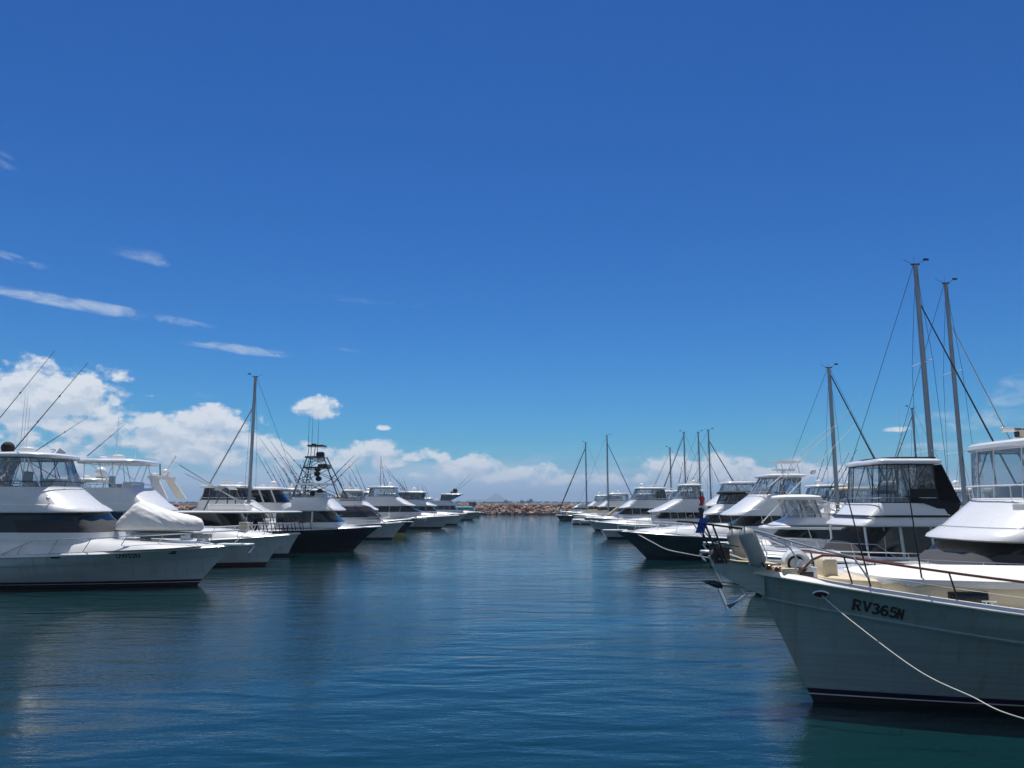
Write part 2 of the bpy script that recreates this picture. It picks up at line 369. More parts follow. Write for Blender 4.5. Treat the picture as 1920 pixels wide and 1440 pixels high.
def bow_rail_(root, H, u0=.52, u1=.985, h=.62, m=STEEL, r=.016, lean=.18, every=5, mid=False, inset=.14, n=26, tip=.35):
    mb = MB(); pa = []
    us = [lerp(u0, u1, i / n) for i in range(n + 1)]
    for sd in (-1, 1):
        tp = []
        for i, u in enumerate(us):
            b = H.P(u, 1, sd, -inset); k = min(1, i / 3); t = b + Vector((lean * k, 0, h * (.1 + .9 * k)))
            if i > n - 4: t.x += tip * (i - n + 4) / 4
            tp.append(t)
            if i % every == every // 2: mb.tube([b, t], r * .8, 5)
            if mid and i % every == every // 2 and False: pass
        pa.append(tp)
        if mid: mb.tube([lerp(H.P(u, 1, sd, -inset), t, .5) for u, t in list(zip(us, tp))[3:]], r * .6, 5)
    e = lerp(pa[0][-1], pa[1][-1], .5) + Vector((.12, 0, .02))
    mb.tube(pa[0] + [e] + pa[1][::-1], r, 6); mb.build('bow_rail', m, root)
def pulpit_platform(root, H, l=.7, w=.55, m=WH):
    t = H.P(1, 1, 1); z = t.z - .02
    ring = lambda zz, i: [Vector((t.x + x, y, zz)) for x, y in [(-.9, -w * .75 + i), (l - .15, -w / 2 + i), (l - i, -w / 2 + .15), (l - i, w / 2 - .15), (l - .15, w / 2 - i), (-.9, w * .75 - i)]]
    MB().loft([ring(z - .05, .05), ring(z - .02, 0), ring(z + .05, 0), ring(z + .07, .03)]).build('pulpit_platform', m, root)
    a = MB(); x = t.x + l - .1
    a.tube([(x - .5, 0, z - .02), (x + .12, 0, z - .10)], .035, 6); a.tube([(x + .12, 0, z - .10), (x - .12, -.16, z - .42)], .035, 6, r2=.015); a.tube([(x + .12, 0, z - .10), (x - .12, .16, z - .42)], .035, 6, r2=.015)
    a.loft([[Vector((x + .17, -.02, z - .06)), Vector((x + .17, .02, z - .06)), Vector((x - .02, .17, z - .38)), Vector((x - .02, -.17, z - .38))], [Vector((x + .13, -.02, z - .08)), Vector((x + .13, .02, z - .08)), Vector((x - .07, .17, z - .36)), Vector((x - .07, -.17, z - .36))]])
    a.build('anchor', STEEL, root)
def hatch(root, c, d=.55):
    MB().box(c, (d, d, .06), m=0).box(Vector(c) + Vector((0, 0, .035)), (d * .8, d * .8, .02), m=1).build('deck_hatch', [WH, DGL], root)
def cleat(root, p):
    MB().tube([Vector(p) + Vector((-.14, 0, .09)), Vector(p) + Vector((.14, 0, .09))], .018, 6).tube([Vector(p) + Vector((-.05, 0, 0)), Vector(p) + Vector((-.05, 0, .09))], .015, 5).tube([Vector(p) + Vector((.05, 0, 0)), Vector(p) + Vector((.05, 0, .09))], .015, 5).build('cleat', STEEL, root)
def radome(root, c, r=.32, h=.26, m=WH):
    MB().lathe([(r * .55, 0), (r * .95, .03), (r, h * .35), (r * .92, h * .75), (r * .6, h * .97), (.01, h)], c, 20).build('radar_dome', m, root)
def satdome(root, c, r=.28, m=WH):
    MB().lathe([(r * .5, -r * .9), (r * .8, -r * .7), (r, -r * .1), (r * .95, r * .35), (r * .7, r * .75), (r * .35, r * .95), (.01, r)], Vector(c) + Vector((0, 0, r * .9)), 20).build('satellite_dome', m, root)
def array_radar(root, c, l=1.3, text=None, rz=0, side=1):
    o = MB().lathe([(.17, 0), (.17, .16), (.12, .24), (.05, .28)], c, 16).build('radar_pedestal', WH, root)
    b = MB().box(Vector(c) + Vector((0, 0, .34)), (l, .14, .15), rz=rz).build('radar_scanner', WH, o)
    if text: label_flat(b, text, Vector(c) + Vector((0, side * .078, .34)), .12, side)
def antenna(root, p, h, r=.014, dx=0, dy=0, m=WPNT):
    p = Vector(p); MB().tube([p, p + Vector((0, 0, .12))], r * 2, 6).tube([p + Vector((0, 0, .1)), p + Vector((dx, dy, h))], r, 5, r2=r * .45).build('antenna', m, root)
def outrigger(root, a, b, r=.028, m=BSTL):
    a, b = Vector(a), Vector(b); mb = MB().tube([a, lerp(a, b, .5), b], r, 6, r2=r * .35)
    for t in (.33, .62): q = lerp(a, b, t); mb.ball(q, r * 1.7, 6)
    mb.build('outrigger', m, root)
def searchlight(root, p):
    p = Vector(p); MB().tube([p, p + Vector((0, 0, .12))], .03, 6).tube([p + Vector((-.1, 0, .18)), p + Vector((.1, 0, .18))], .07, 10).build('searchlight', STEEL, root)
def label_mesh(txt, size, bold=0.0, spacing=1.0):
    cu = bpy.data.curves.new('t', 'FONT'); cu.body = txt; cu.size = size; cu.offset = bold; cu.align_x = 'CENTER'; cu.align_y = 'CENTER'; cu.space_character = spacing; cu.resolution_u = 4
    o = bpy.data.objects.new('t', cu); COL.objects.link(o)
    bpy.context.view_layer.update(); me = bpy.data.meshes.new_from_object(o.evaluated_get(bpy.context.evaluated_depsgraph_get()))
    bpy.data.objects.remove(o); return me
def label_flat(parent, txt, c, size, side=1, m=NAVY):
    me = label_mesh(txt, size, .003)
    for v in me.vertices: v.co = Vector(c) + Vector((v.co.x * -side, 0, v.co.y))
    me.materials.clear(); me.materials.append(m); o = bpy.data.objects.new('lettering', me); COL.objects.link(o); o.parent = parent
def hull_text(root, H, txt, x, z, size, side, bold=.01, slope=0, spacing=1.05, serif=False, m=NAVY):
    me = label_mesh(txt, size, bold, spacing)
    d = -1 if side > 0 else 1         # reading direction along local x
    for v in me.vertices:
        X = x + d * v.co.x; Z = z + v.co.y + slope * d * v.co.x; v.co = H.on(X, Z, side, .008)
    me.materials.clear(); me.materials.append(m); o = bpy.data.objects.new('lettering', me); COL.objects.link(o); o.parent = root
    return o

# ------------------------------------------------------------------ flybridge / game boat
def motor(root, H, P):
    """P keys, all local metres: trunk, house, fly, enc, top ..."""
    g = P.get; EE = g('e', 3.0); zd = lambda x: H.sheer(max(0, min(1, (x + H.L) / H.L)))
    wm = g('mat', WH)
    # raised foredeck trunk
    if g('trunk'):
        xa, xf, za, zf, w = P['trunk']; nose = min(2.6, (xf - xa) * .55)
        r0 = outline(xa, xf, w, nose, zd(xa) - .06, zf=zd(xf) - .02, e=1.9); r1 = outline(xa, xf - .14, w - .30, nose, lerp(zd(xa), za, .45), zf=lerp(zd(xf), zf, .6), e=1.9)
        r2 = outline(xa, xf - .45, w - 1.15, nose, za - .03, zf=zf + .03, e=1.9); r3 = outline(xa, xf - .9, w - 1.6, nose, za + .05, zf=zf + .07, e=1.9)
        MB().loft([r0, r1, r2, r3]).build('cabin_trunk', wm, root)
        for k in (0.42, .72): x = lerp(xa, xf, k); hatch(root, (x, 0, lerp(za, zf, k) + .055))
    # deckhouse with its window band
    xa, xb, xt, z0, z1, w = P['house']; hn = g('hn', 1.3); zl = zd(xb) - .05
    rs = [outline(xa, xb + .25, w + .1, hn, zl, e=3), outline(xa, xb + .05, w, hn, z0, e=3)]
    MB().loft(rs).build('deckhouse', wm, root)
    win = MB().loft([outline(xa + .05, xb, w - .03, hn, z0 + .002, e=3), outline(xa + .05, lerp(xb, xt, .5), w - .10, hn, lerp(z0, z1, .5), e=3), outline(xa + .05, xt, w - .2, hn, z1 + .01, e=3)], cap0=False, cap1=False)
    wo_ = win.build('window_band', g('win', DGL), root)
    if g('cover'):     # mesh covers lying over the windscreen
        cm, lo, hi = P['cover']; mb = MB(); k = 26
        A = outline(xa + .05, xb + .035, w + .05, hn, z0 + .01, e=3); B = outline(xa + .05, xt + .035, w - .12, hn, z1, e=3)
        n = len(A); a = [i for i in range(n) if A[i].x > lo]
        rows = []
        for t in (0, .33, .66, 1): rows.append([lerp(A[i], B[i], t * (hi + .05 * math.sin(i * 1.3) + .03 * math.sin(i * 2.9))) for i in a])
        mb.loft(rows, closed=False, cap0=False, cap1=False); mb.build('window_cover', cm, root)
    P.setdefault('mullions', [] if g('cover') else [(lerp(xa, xt, k_), .12, .035) for k_ in (.2, .42, .64, .84)])
    if g('mullions'):
        for xm, dx, wd in P['mullions']:
            for sd in (-1, 1): T('window_mullion', [(xm, sd * (w / 2 - .005), z0), (xm + dx, sd * (w / 2 - .09), z1)], wd, wm, wo_, n=4)
    # flybridge moulding: brow, raked front, coaming
    fa, fl, ft, zlip, ztop, fw = P['fly']; nose = g('nose', 1.4)
    M2 = lerp(zlip, ztop, .30); tw = g('tuck', .35); xm = lerp(fl, ft, .30)
    rs = [outline(fa - .6, xt + .02, w - .22, hn, z1 - .005, e=3), outline(fa - .6, fl - .10, fw - .06, nose, zlip, e=EE), outline(fa - .6, fl, fw, nose, zlip + .05, e=EE), outline(fa - .6, fl - .05, fw - .02, nose, zlip + .14, e=EE),
          outline(fa - .3, xm, fw - tw * .3, nose, M2, e=EE), outline(fa, xm - .06, fw - tw * .3 - .14, nose, M2 + .02, e=EE),
          outline(fa, ft, fw - tw, nose, ztop - .07, e=EE), outline(fa, ft - .05, fw - tw - .08, nose, ztop, e=EE), outline(fa, ft - .18, fw - tw - .3, nose, ztop, e=EE)]
    fm = [0, 0, 0, 0, 0, 0, 0, 0]; 
    if g('stripe'): fm[4] = 1
    fo = MB().loft(rs, fm).build('flybridge', [wm, g('stripe') or wm], root)
    # helm console and seat on the fly deck
    MB().box((ft - 1.0, 0, ztop + .15), (.7, min(1.6, fw * .5), .5), m=0).build('helm_console', wm, root)
    MB().box((ft - 2.2, 0, ztop + .10), (.6, .6, .35)).box((ft - 2.45, 0, ztop + .45), (.16, .6, .7)).build('helm_seat', g('seat', SEAT), root)
    # coaming rail
    if g('rail', True):
        h = g('railh', .22); ring = outline(fa + .3, ft + .02, fw - tw + .05, nose, ztop + h, e=EE)
        mb = MB().tube(ring[2:-2], .022, 6)
        for i in range(3, len(ring) - 3, 4): q = ring[i]; mb.tube([q, q + Vector((-.03, -q.y * .03, -h))], .015, 5)
        mb.build('flybridge_rail', g('railm', STEEL), root)
    # soft enclosure and hardtop
    if g('top'):
        ta, tf, tz, th, tw2 = P['top']
        e0 = outline(max(fa + .3, ta), ft - .12, fw - tw - .12, nose, ztop - .01, e=EE); e1 = outline(ta + .3, tf - g('rake', .35), tw2 - .35, nose * .85, tz + .01, e=EE)
        if g('enc'):
            n = len(e0); aft = [i for i in range(n) if e0[i].x < lerp(fa, ft, g('encsplit', -1))]
            mb = MB(); b0 = mb.pts(e0); b1 = mb.pts(e1)
            for k in range(n):
                x = (e0[k].x + e0[(k + 1) % n].x) / 2; mb.face((b0 + k, b0 + (k + 1) % n, b1 + (k + 1) % n, b1 + k), 1 if x < lerp(fa, ft, g('encsplit', -1)) else 0)
            mb.build('clear_enclosure', [g('enc'), g('encaft') or g('enc')], root)
            fr = MB()
            for k in g('posts', list(range(1, 8, 2)) + [9, 12, 15, 17, 20, 23, 25] + list(range(27, n, 2))): 
                if k < n: fr.tube([e0[k], e1[k]], .022, 4)
            for t in (.02, .98): fr.tube([lerp(a, b, t) for a, b in zip(e0, e1)], .022, 4, closed=True)
            fr.build('enclosure_piping', g('pipe', CANG), root)
        if g('skirt'):
            cm, k0 = P['skirt']; n = len(e0); mb = MB(); q0 = shift(e0, -.03, 0); q1 = shift([lerp(a, b, .36) for a, b in zip(e0, e1)], -.03, 0)
            ids = [i for i in range(n) if e0[i].x < k0]; ids = [i for i in ids if i > n / 2] + [i for i in ids if i < n / 2]
            mb.loft([[q0[i] for i in ids], [q1[i] for i in ids]], closed=False, cap0=False, cap1=False); mb.build('enclosure_skirt', cm, root)
        # pipework
        y = (fw - tw) / 2 - .12; yt = tw2 / 2 - .32
        for sd in (-1, 1):
            pw = MB()
            for xa2, xb2 in ((ft - .6, tf - 1.0), (ft - 1.5, tf - 1.1), (lerp(fa, ft, .45), lerp(ta, tf, .35)), (lerp(fa, ft, .42), lerp(ta, tf, .6)), (fa + .3, ta + .4)):
                pw.tube([(xa2, sd * y, ztop), (xb2, sd * yt, tz + .02)], .028, 6)
            pw.tube([(ft - 1.2, sd * y, ztop + .02), (lerp(ta, tf, .2), sd * yt, tz)], .02, 5)
            pw.build('hardtop_frame', g('pipes', STEEL), root)
        o0 = outline(ta, tf, tw2, nose * .85, tz, e=EE)
        MB().loft([shift(o0, .28, .02), shift(o0, .05, .0), shift(o0, 0, .05), shift(o0, .02, th * .6), shift(o0, .12, th * .9), shift(o0, .55, th + .03), shift(o0, 1.1, th + .06)]).build('hardtop', g('topm', wm), root)
        zt = tz + th + .05
        for (kind, x, y2, *a) in g('gear', ()):
            c = (tf - x, y2, zt - .03)
            if kind == 'dome': satdome(root, c, *a)
            elif kind == 'rad': radome(root, c, *a)
            elif kind == 'arr': array_radar(root, c, *a)
            elif kind == 'ant': antenna(root, c, *a)
            elif kind == 'light': searchlight(root, c)
    for a, b in g('rig', ()): outrigger(root, a, b, m=g('rigm', BSTL), r=g('rigr', .028))
    if g('cockpit', True):
        xa2 = -H.L + .1; zz = zd(-H.L + 2)
        MB().box((lerp(xa2, P['house'][0], .5), 0, zz - .5), (P['house'][0] - xa2 - .4, H.B * .7, .06)).build('cockpit_sole', TEAK if g('teak') else wm, root)
GL = 'motor boats berthed bow out along the left side of the fairway'
GR = 'motor boats berthed bow out along the right side of the fairway'
GS = 'sailing yachts moored among the motor boats'
def boat(name, label, cat, pos, side, group=None):
    return thing(name, label, cat, (pos.x, pos.y, 0), 0 if side < 0 else math.pi, group)
def std(s=1.0, sz=None, **ov):
    sz = sz or s
    P = dict(trunk=(-8.5 * s, .5 * s, 2.5 * sz, 2.05 * sz, 3.1 * s), house=(-11.5 * s, -3.7 * s, -4.6 * s, 2.55 * sz, 3.45 * sz, 3.7 * s),
             fly=(-10.8 * s, -3.9 * s, -5.7 * s, 3.5 * sz, 4.8 * sz, 4.2 * s), top=(-10.6 * s, -6.0 * s, 6.05 * sz, .28, 3.9 * s), enc=CLR)
    P.update(ov); return P

# ================================================================== WATER
def water_mat():
    m = bpy.data.materials.new('harbour_water'); m.use_nodes = True; t = m.node_tree; b = t.nodes['Principled BSDF']
    b.inputs['Base Color'].default_value = (.0010, .021, .024, 1); b.inputs['Roughness'].default_value = .035; b.inputs['IOR'].default_value = 1.5
    def nd(ty, **k):
        n = t.nodes.new(ty)
        for a, v in k.items(): setattr(n, a, v)
        return n
    tcn = nd('ShaderNodeTexCoord')
    def layer(scale, sc, rot, detail, dist=0.0):
        mp = nd('ShaderNodeMapping'); mp.inputs[3].default_value = sc; mp.inputs[2].default_value = (0, 0, rot)
        n = nd('ShaderNodeTexNoise'); n.inputs['Scale'].default_value = scale; n.inputs['Detail'].default_value = detail; n.inputs['Distortion'].default_value = dist
        t.links.new(tcn.outputs['Object'], mp.inputs[0]); t.links.new(mp.outputs[0], n.inputs['Vector']); return n.outputs[0]
    def mt(op, a, b2):
        n = nd('ShaderNodeMath', operation=op)
        for i, s in enumerate((a, b2)):
            if isinstance(s, (int, float)): n.inputs[i].default_value = s
            else: t.links.new(s, n.inputs[i])
        return n.outputs[0]
    swell = layer(.8, (.42, 1.1, 1), .12, 1.5, .6)
    chop = layer(3.2, (.45, 1.1, 1), -.25, 3, .3)
    rip = layer(14, (.7, 1.2, 1), .5, 2)
    fine = layer(34, (.8, 1.2, 1), -.5, 1)
    mid = layer(6.5, (.75, 1.0, 1), .35, 3, .4)
    patch = layer(.09, (.6, 1, 1), .3, 3, .5)
    mr = nd('ShaderNodeMapRange'); mr.inputs[1].default_value = .42; mr.inputs[2].default_value = .62; mr.inputs[3].default_value = .28; mr.inputs[4].default_value = 1
    t.links.new(patch, mr.inputs[0])
    sp = nd('ShaderNodeSeparateXYZ'); t.links.new(tcn.outputs['Object'], sp.inputs[0])
    gx = mt('DIVIDE', mt('ADD', sp.outputs[0], 9.0), 7.5); gy = mt('DIVIDE', mt('SUBTRACT', sp.outputs[1], 25.0), 8.0)
    gd = mt('ADD', mt('ADD', mt('MULTIPLY', gx, gx), mt('MULTIPLY', gy, gy)), mt('MULTIPLY', mt('SUBTRACT', patch, .5), 2.2))
    mg = nd('ShaderNodeMapRange'); mg.interpolation_type = 'SMOOTHSTEP'; mg.inputs[1].default_value = 1.3; mg.inputs[2].default_value = .4; mg.inputs[3].default_value = 0; mg.inputs[4].default_value = 1.0
    t.links.new(gd, mg.inputs[0]); ruf = mt('MAXIMUM', mr.outputs[0], mg.outputs[0])
    h = mt('ADD', mt('MULTIPLY', swell, .060), mt('MULTIPLY', chop, .015))
    h = mt('ADD', h, mt('MULTIPLY', mt('ADD', mt('MULTIPLY', rip, .0070), mt('MULTIPLY', fine, .0026)), ruf))
    h = mt('ADD', h, mt('MULTIPLY', mt('MULTIPLY', mid, .016), mg.outputs[0]))
    bp = nd('ShaderNodeBump'); bp.inputs['Strength'].default_value = 1; bp.inputs['Distance'].default_value = 1
    t.links.new(h, bp.inputs['Height']); t.links.new(bp.outputs[0], b.inputs['Normal'])
    return m
w = MB(); ys = [-60, 0, 60, 250, 1500, 9000, 40000]; xs = [-30000, -3000, -300, 0, 300, 3000, 30000]
b0 = w.pts([(x, y, 0) for y in ys for x in xs])
for j in range(6):
    for i in range(6): q = b0 + j * 7 + i; w.face((q, q + 1, q + 8, q + 7))
w.build('water', water_mat(), kind='structure')

# ================================================================== LAND, BREAKWATER
def simple(name, c1, c2, scale, rough=.9):
    m = bpy.data.materials.new(name); m.use_nodes = True; t = m.node_tree; b = t.nodes['Principled BSDF']; b.inputs['Roughness'].default_value = rough
    tcn = t.nodes.new('ShaderNodeTexCoord'); n = t.nodes.new('ShaderNodeTexNoise'); n.inputs['Scale'].default_value = scale; n.inputs['Detail'].default_value = 6
    cr = t.nodes.new('ShaderNodeValToRGB'); cr.color_ramp.elements[0].position = .35; cr.color_ramp.elements[1].position = .65
    cr.color_ramp.elements[0].color = (*c1, 1); cr.color_ramp.elements[1].color = (*c2, 1)
    oi = t.nodes.new('ShaderNodeObjectInfo'); ad = t.nodes.new('ShaderNodeVectorMath'); ad.operation = 'ADD'
    t.links.new(tcn.outputs['Object'], ad.inputs[0]); t.links.new(oi.outputs['Random'], ad.inputs[1])
    t.links.new(ad.outputs[0], n.inputs['Vector']); t.links.new(n.outputs[0], cr.inputs[0]); 
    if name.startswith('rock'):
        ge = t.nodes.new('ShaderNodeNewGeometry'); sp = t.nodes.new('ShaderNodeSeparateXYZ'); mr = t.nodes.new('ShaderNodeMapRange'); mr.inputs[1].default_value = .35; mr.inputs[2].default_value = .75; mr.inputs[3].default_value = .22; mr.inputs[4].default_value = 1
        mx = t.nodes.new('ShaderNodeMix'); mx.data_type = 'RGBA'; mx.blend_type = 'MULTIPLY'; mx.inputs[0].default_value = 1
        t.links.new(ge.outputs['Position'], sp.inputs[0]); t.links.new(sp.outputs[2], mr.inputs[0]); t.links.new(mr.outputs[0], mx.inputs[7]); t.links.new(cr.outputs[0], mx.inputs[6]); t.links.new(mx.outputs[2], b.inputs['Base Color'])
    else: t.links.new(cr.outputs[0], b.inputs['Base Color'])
    return m
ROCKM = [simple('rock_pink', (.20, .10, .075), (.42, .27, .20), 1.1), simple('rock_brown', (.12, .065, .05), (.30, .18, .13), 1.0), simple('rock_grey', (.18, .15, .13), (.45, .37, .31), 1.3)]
BY = 284.0
mb = MB(); prof = [(-3.5, -.8), (0, .2), (3.4, 2.4), (5.2, 3.3), (9.5, 3.3), (16, -.8)]
mb.loft([[Vector((x, BY + y, z)) for y, z in prof] for x in range(-260, 261, 20)], closed=False, cap0=False, cap1=False)
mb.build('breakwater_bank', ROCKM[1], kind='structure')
import bmesh
def rock_mesh(seed, m):
    bm = bmesh.new(); bmesh.ops.create_icosphere(bm, subdivisions=2, radius=1)
    rnd = random.Random(seed); pl = [(Vector((rnd.uniform(-1, 1), rnd.uniform(-1, 1), rnd.uniform(-1, 1))).normalized(), rnd.uniform(.5, .85)) for _ in range(9)]
    for v in bm.verts:
        p = v.co.copy()
        for n, d in pl:
            k = p.dot(n) - d
            if k > 0: p -= n * k
        v.co = Vector((p.x, p.y * .85, p.z * .72)) * (1 + .12 * noise.noise(p * 2 + Vector((seed, 0, 0))))
    me = bpy.data.meshes.new('rock'); bm.to_mesh(me); bm.free(); me.materials.append(m); me.shade_flat(); return me
RM = [rock_mesh(i * 3 + 1, ROCKM[i % 3]) for i in range(6)]
def rock_spot(x, k, rnd):
    t = (k + rnd.uniform(.1, .9)) / 5; y = BY - 2.6 + t * 8.2; z = -.25 + t * 3.75 + rnd.uniform(-.1, .15)
    return (x + rnd.uniform(-.4, .4), y, min(z, 3.35)), rnd.choice((.5, .65, .8, 1.0, 1.3)) * rnd.uniform(.85, 1.1), [rnd.uniform(0, 6.28) for _ in range(3)]
rnd = random.Random(3); nrk = 0
for k in range(5):
    x = -21 + rnd.random()
    while x < 24 and nrk < 298:
        p, s_, r_ = rock_spot(x, k, rnd); o = bpy.data.objects.new('boulder', RM[rnd.randrange(6)]); COL.objects.link(o)
        o.location = p; o.scale = (s_ * 1.15, s_, s_ * .95); o.rotation_euler = (r_[0] * .12, r_[1] * .12, r_[2]); nrk += 1
        o['label'] = 'reddish boulder piled in the rock breakwater across the harbour mouth'; o['category'] = 'rock'; o['group'] = 'boulders of the breakwater'
        x += rnd.uniform(.65, 1.2)
mb = MB()
for k in range(5):
    for sgn in (-1, 1):
        x = 22.5
        while x < 190:
            p, s_, r_ = rock_spot(x * sgn, k, rnd); me = RM[rnd.randrange(6)]; M = Matrix.Translation(p) @ Matrix.Rotation(r_[2], 4, 'Z')
            b = mb.pts([M @ (v.co * s_ * 1.15) for v in me.vertices]); mi = rnd.randrange(3)
            for pl in me.polygons: mb.face([b + i for i in pl.vertices], mi)
            x += rnd.uniform(1.3, 2.2)
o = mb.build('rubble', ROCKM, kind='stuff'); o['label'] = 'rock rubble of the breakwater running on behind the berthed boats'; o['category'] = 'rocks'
mb = MB(); mb.box((0, BY + 7.2, 3.62), (500, .9, .72)); o = mb.build('breakwater_wall', CONC); o['label'] = 'long low pale concrete wall along the top of the rock breakwater'; o['category'] = 'wall'
t = thing('light_beacon', 'small white conical beacon on the breakwater near the left boats', 'beacon', at(897, 946, BY + 5))
MB().lathe([(.55, -.6), (.5, .1), (.12, 1.2), (.02, 1.35)], (0, 0, 0), 10).build('tower', WH, t); MB().box((0, 0, -.5), (1.5, 1.5, .5)).build('base', CONC, t)
t = thing('equipment_hut', 'small dark hut with a white roof on the breakwater beside the beacon', 'hut', at(886, 946, BY + 5))
MB().box((0, 0, .2), (2.4, 1.8, 1.3)).build('wall', WOODD, t); MB().box((0, 0, .98), (2.8, 2.1, .22)).build('roof', WH, t)
# far shore
mb = MB(); mb.loft([[Vector((x, 1380, -.5)), Vector((x, 1400, 1.2 + .3 * math.sin(x * .01))), Vector((x, 1500, 2.2)), Vector((x, 3500, 6))] for x in range(-2600, 2601, 100)], closed=False, cap0=False, cap1=False)
mb.build('far_shore', simple('shore_scrub', (.10, .12, .05), (.34, .30, .20), .02), kind='structure')
LEAF = simple('far_foliage', (.018, .04, .018), (.05, .085, .03), .15)
def crown(mb, c, rx, rz, n, rnd):
    for _ in range(n):
        a, b, r = rnd.uniform(0, 6.28), rnd.uniform(-1, 1), rnd.random() ** .4; q = math.sqrt(1 - b * b)
        p = Vector(c) + Vector((math.cos(a) * q * rx * r, math.sin(a) * q * rx * r, b * rz * r)); s_ = rx * rnd.uniform(.14, .3)
        d = [Vector((rnd.uniform(-1, 1), rnd.uniform(-1, 1), rnd.uniform(-1, 1))).normalized() * s_ for _ in range(4)]
        k = mb.pts([p + e for e in d]); [mb.face(f) for f in ((k, k + 1, k + 2), (k, k + 2, k + 3), (k, k + 3, k + 1), (k + 1, k + 3, k + 2))]
mb = MB(); rnd = random.Random(5)
for i in range(900):
    x = rnd.uniform(-700, 700) if i < 600 else rnd.uniform(-2400, 2400); h = rnd.uniform(3.5, 6.5) * (1 + .45 * noise.noise(Vector((x * .012, 3, 0))))
    crown(mb, (x, rnd.uniform(1440, 1640), 2 + h * .5), h * .9, h * .62, 34, rnd)
o = mb.build('far_woodland', LEAF, kind='stuff'); o['label'] = 'dark green band of woodland on the far shore beyond the breakwater'; o['category'] = 'woodland'
for i, (px, py, lab) in enumerate([(995, 934.5, 'tall dark tree rising above the far woodland right of centre'), (979, 937, 'rounded tree above the far woodland just left of the tall dark tree'), (949, 937, 'broad tree above the far woodland near the hill')]):
    p = at(px, py, 1430); t = thing('far_tree', lab, 'tree', (p.x, 1430, 2)); mb = MB(); crown(mb, (0, 0, p.z - 7), 5, 4.6, 170, rnd); mb.build('crown', LEAF, t)
    MB().tube([(0, 0, 0), (0, 0, p.z - 7)], .35, 6, r2=.15).build('trunk', WOODD, t)
for px, w_, lab in ((1001, 14, 'long white building on the far shore below the tall tree'), (1028, 8, 'small pale building on the far shore left of the small square one'), (1040, 6, 'small square white building on the far shore near the right boats'), (966, 7, 'low pale building on the far shore below the rounded tree')):
    p = at(px, 943, 1405); t = thing('shore_house', lab, 'building', (p.x, 1405, 1)); MB().box((0, 0, 1.6), (w_, 8, 3.2)).build('wall', CONC, t); MB().box((0, 0, 3.5), (w_ + 1, 9, .5)).build('roof', WH, t)
mb = MB(); HY = 7600.0
rows = []
for j, (dy, k) in enumerate([(-700, 0), (-350, .55), (0, 1), (500, .6), (1200, 0)]):
    r_ = []
    for i in range(-90, 91):
        x = i * 30; px = 960 + x / HY * F
        h = 22 + 26 * max(0, noise.noise(Vector((x * .0016, 1.7, 0)))) + 66 * math.exp(-((px - 931) / 13) ** 2) + 20 * math.exp(-((px - 893) / 20) ** 2) + 5 * noise.noise(Vector((x * .01, j, 0)))
        r_.append(Vector((x, HY + dy, -1 + h * k)))
    rows.append(r_)
mb.loft(rows, closed=False, cap0=False, cap1=False); mb.build('hills', simple('hill_forest', (.03, .05, .025), (.06, .09, .04), .01), kind='structure', ang=80)

# ================================================================== HERO BOAT: trawler yacht on the right
p = onwater(1525, 1315); R1 = boat('trawler_yacht', 'grey-green hulled trawler yacht with RV365N on the bow and cream cabin, nearest on the right', 'motor yacht', p, 1)
ox, oy = p.x, p.y
def l1(px, py, Y): q = at(px, py, Y); return Vector((ox - q.x, oy - Y, q.z))
H = Hull(13.2, 4.5, 2.68, 1.62, 1.5, [(-.55, -.5), (0, 0), (2.05, .92), (2.68, 1.38), (2.8, 1.44)], top=HULLG, flare=.74, cap=WH2, zboot=.27, knuckle=.62, full=2.2, thin=WH2).build(R1)
kp = [H.P(u, 1 - .62 / H.sheer(u), 1, .01) for u in [i / 30 for i in range(31)]]
T('rubbing_strake', kp, .035, HULLG, R1); T('rubbing_strake', [Vector((q.x, -q.y, q.z)) for q in kp], .035, HULLG, R1)
GLY = {'R': (.62, [[(0, 0), (.26, 0)], [(.13, 0), (.13, 1)], [(0, 1), (.38, 1), (.54, .93), (.60, .77), (.54, .60), (.40, .52), (.14, .52)], [(.36, .52), (.55, .03), (.68, 0)]], .15),
       'V': (.60, [[(-.02, 1), (.24, 1)], [(.44, 1), (.70, 1)], [(.11, 1), (.34, .0)], [(.57, 1), (.34, .0)]], .13),
       '3': (.50, [[(.04, .86), (.16, .98), (.36, .97), (.46, .80), (.38, .60), (.22, .53)], [(.22, .53), (.42, .46), (.50, .26), (.40, .05), (.18, .0), (.02, .12)]], .15),
       '6': (.52, [[(.46, .88), (.34, .99), (.16, .92), (.04, .60), (.04, .26), (.16, .03), (.36, .01), (.50, .20), (.46, .46), (.28, .56), (.06, .42)]], .15),
       '5': (.50, [[(.48, .98), (.12, .98), (.08, .56), (.30, .62), (.48, .46), (.48, .18), (.32, .01), (.12, .02), (.0, .14)]], .15),
       'N': (.46, [[(.04, 0), (.04, 1)], [(.04, 1), (.44, 0)], [(.44, 0), (.44, 1)]], .11)}
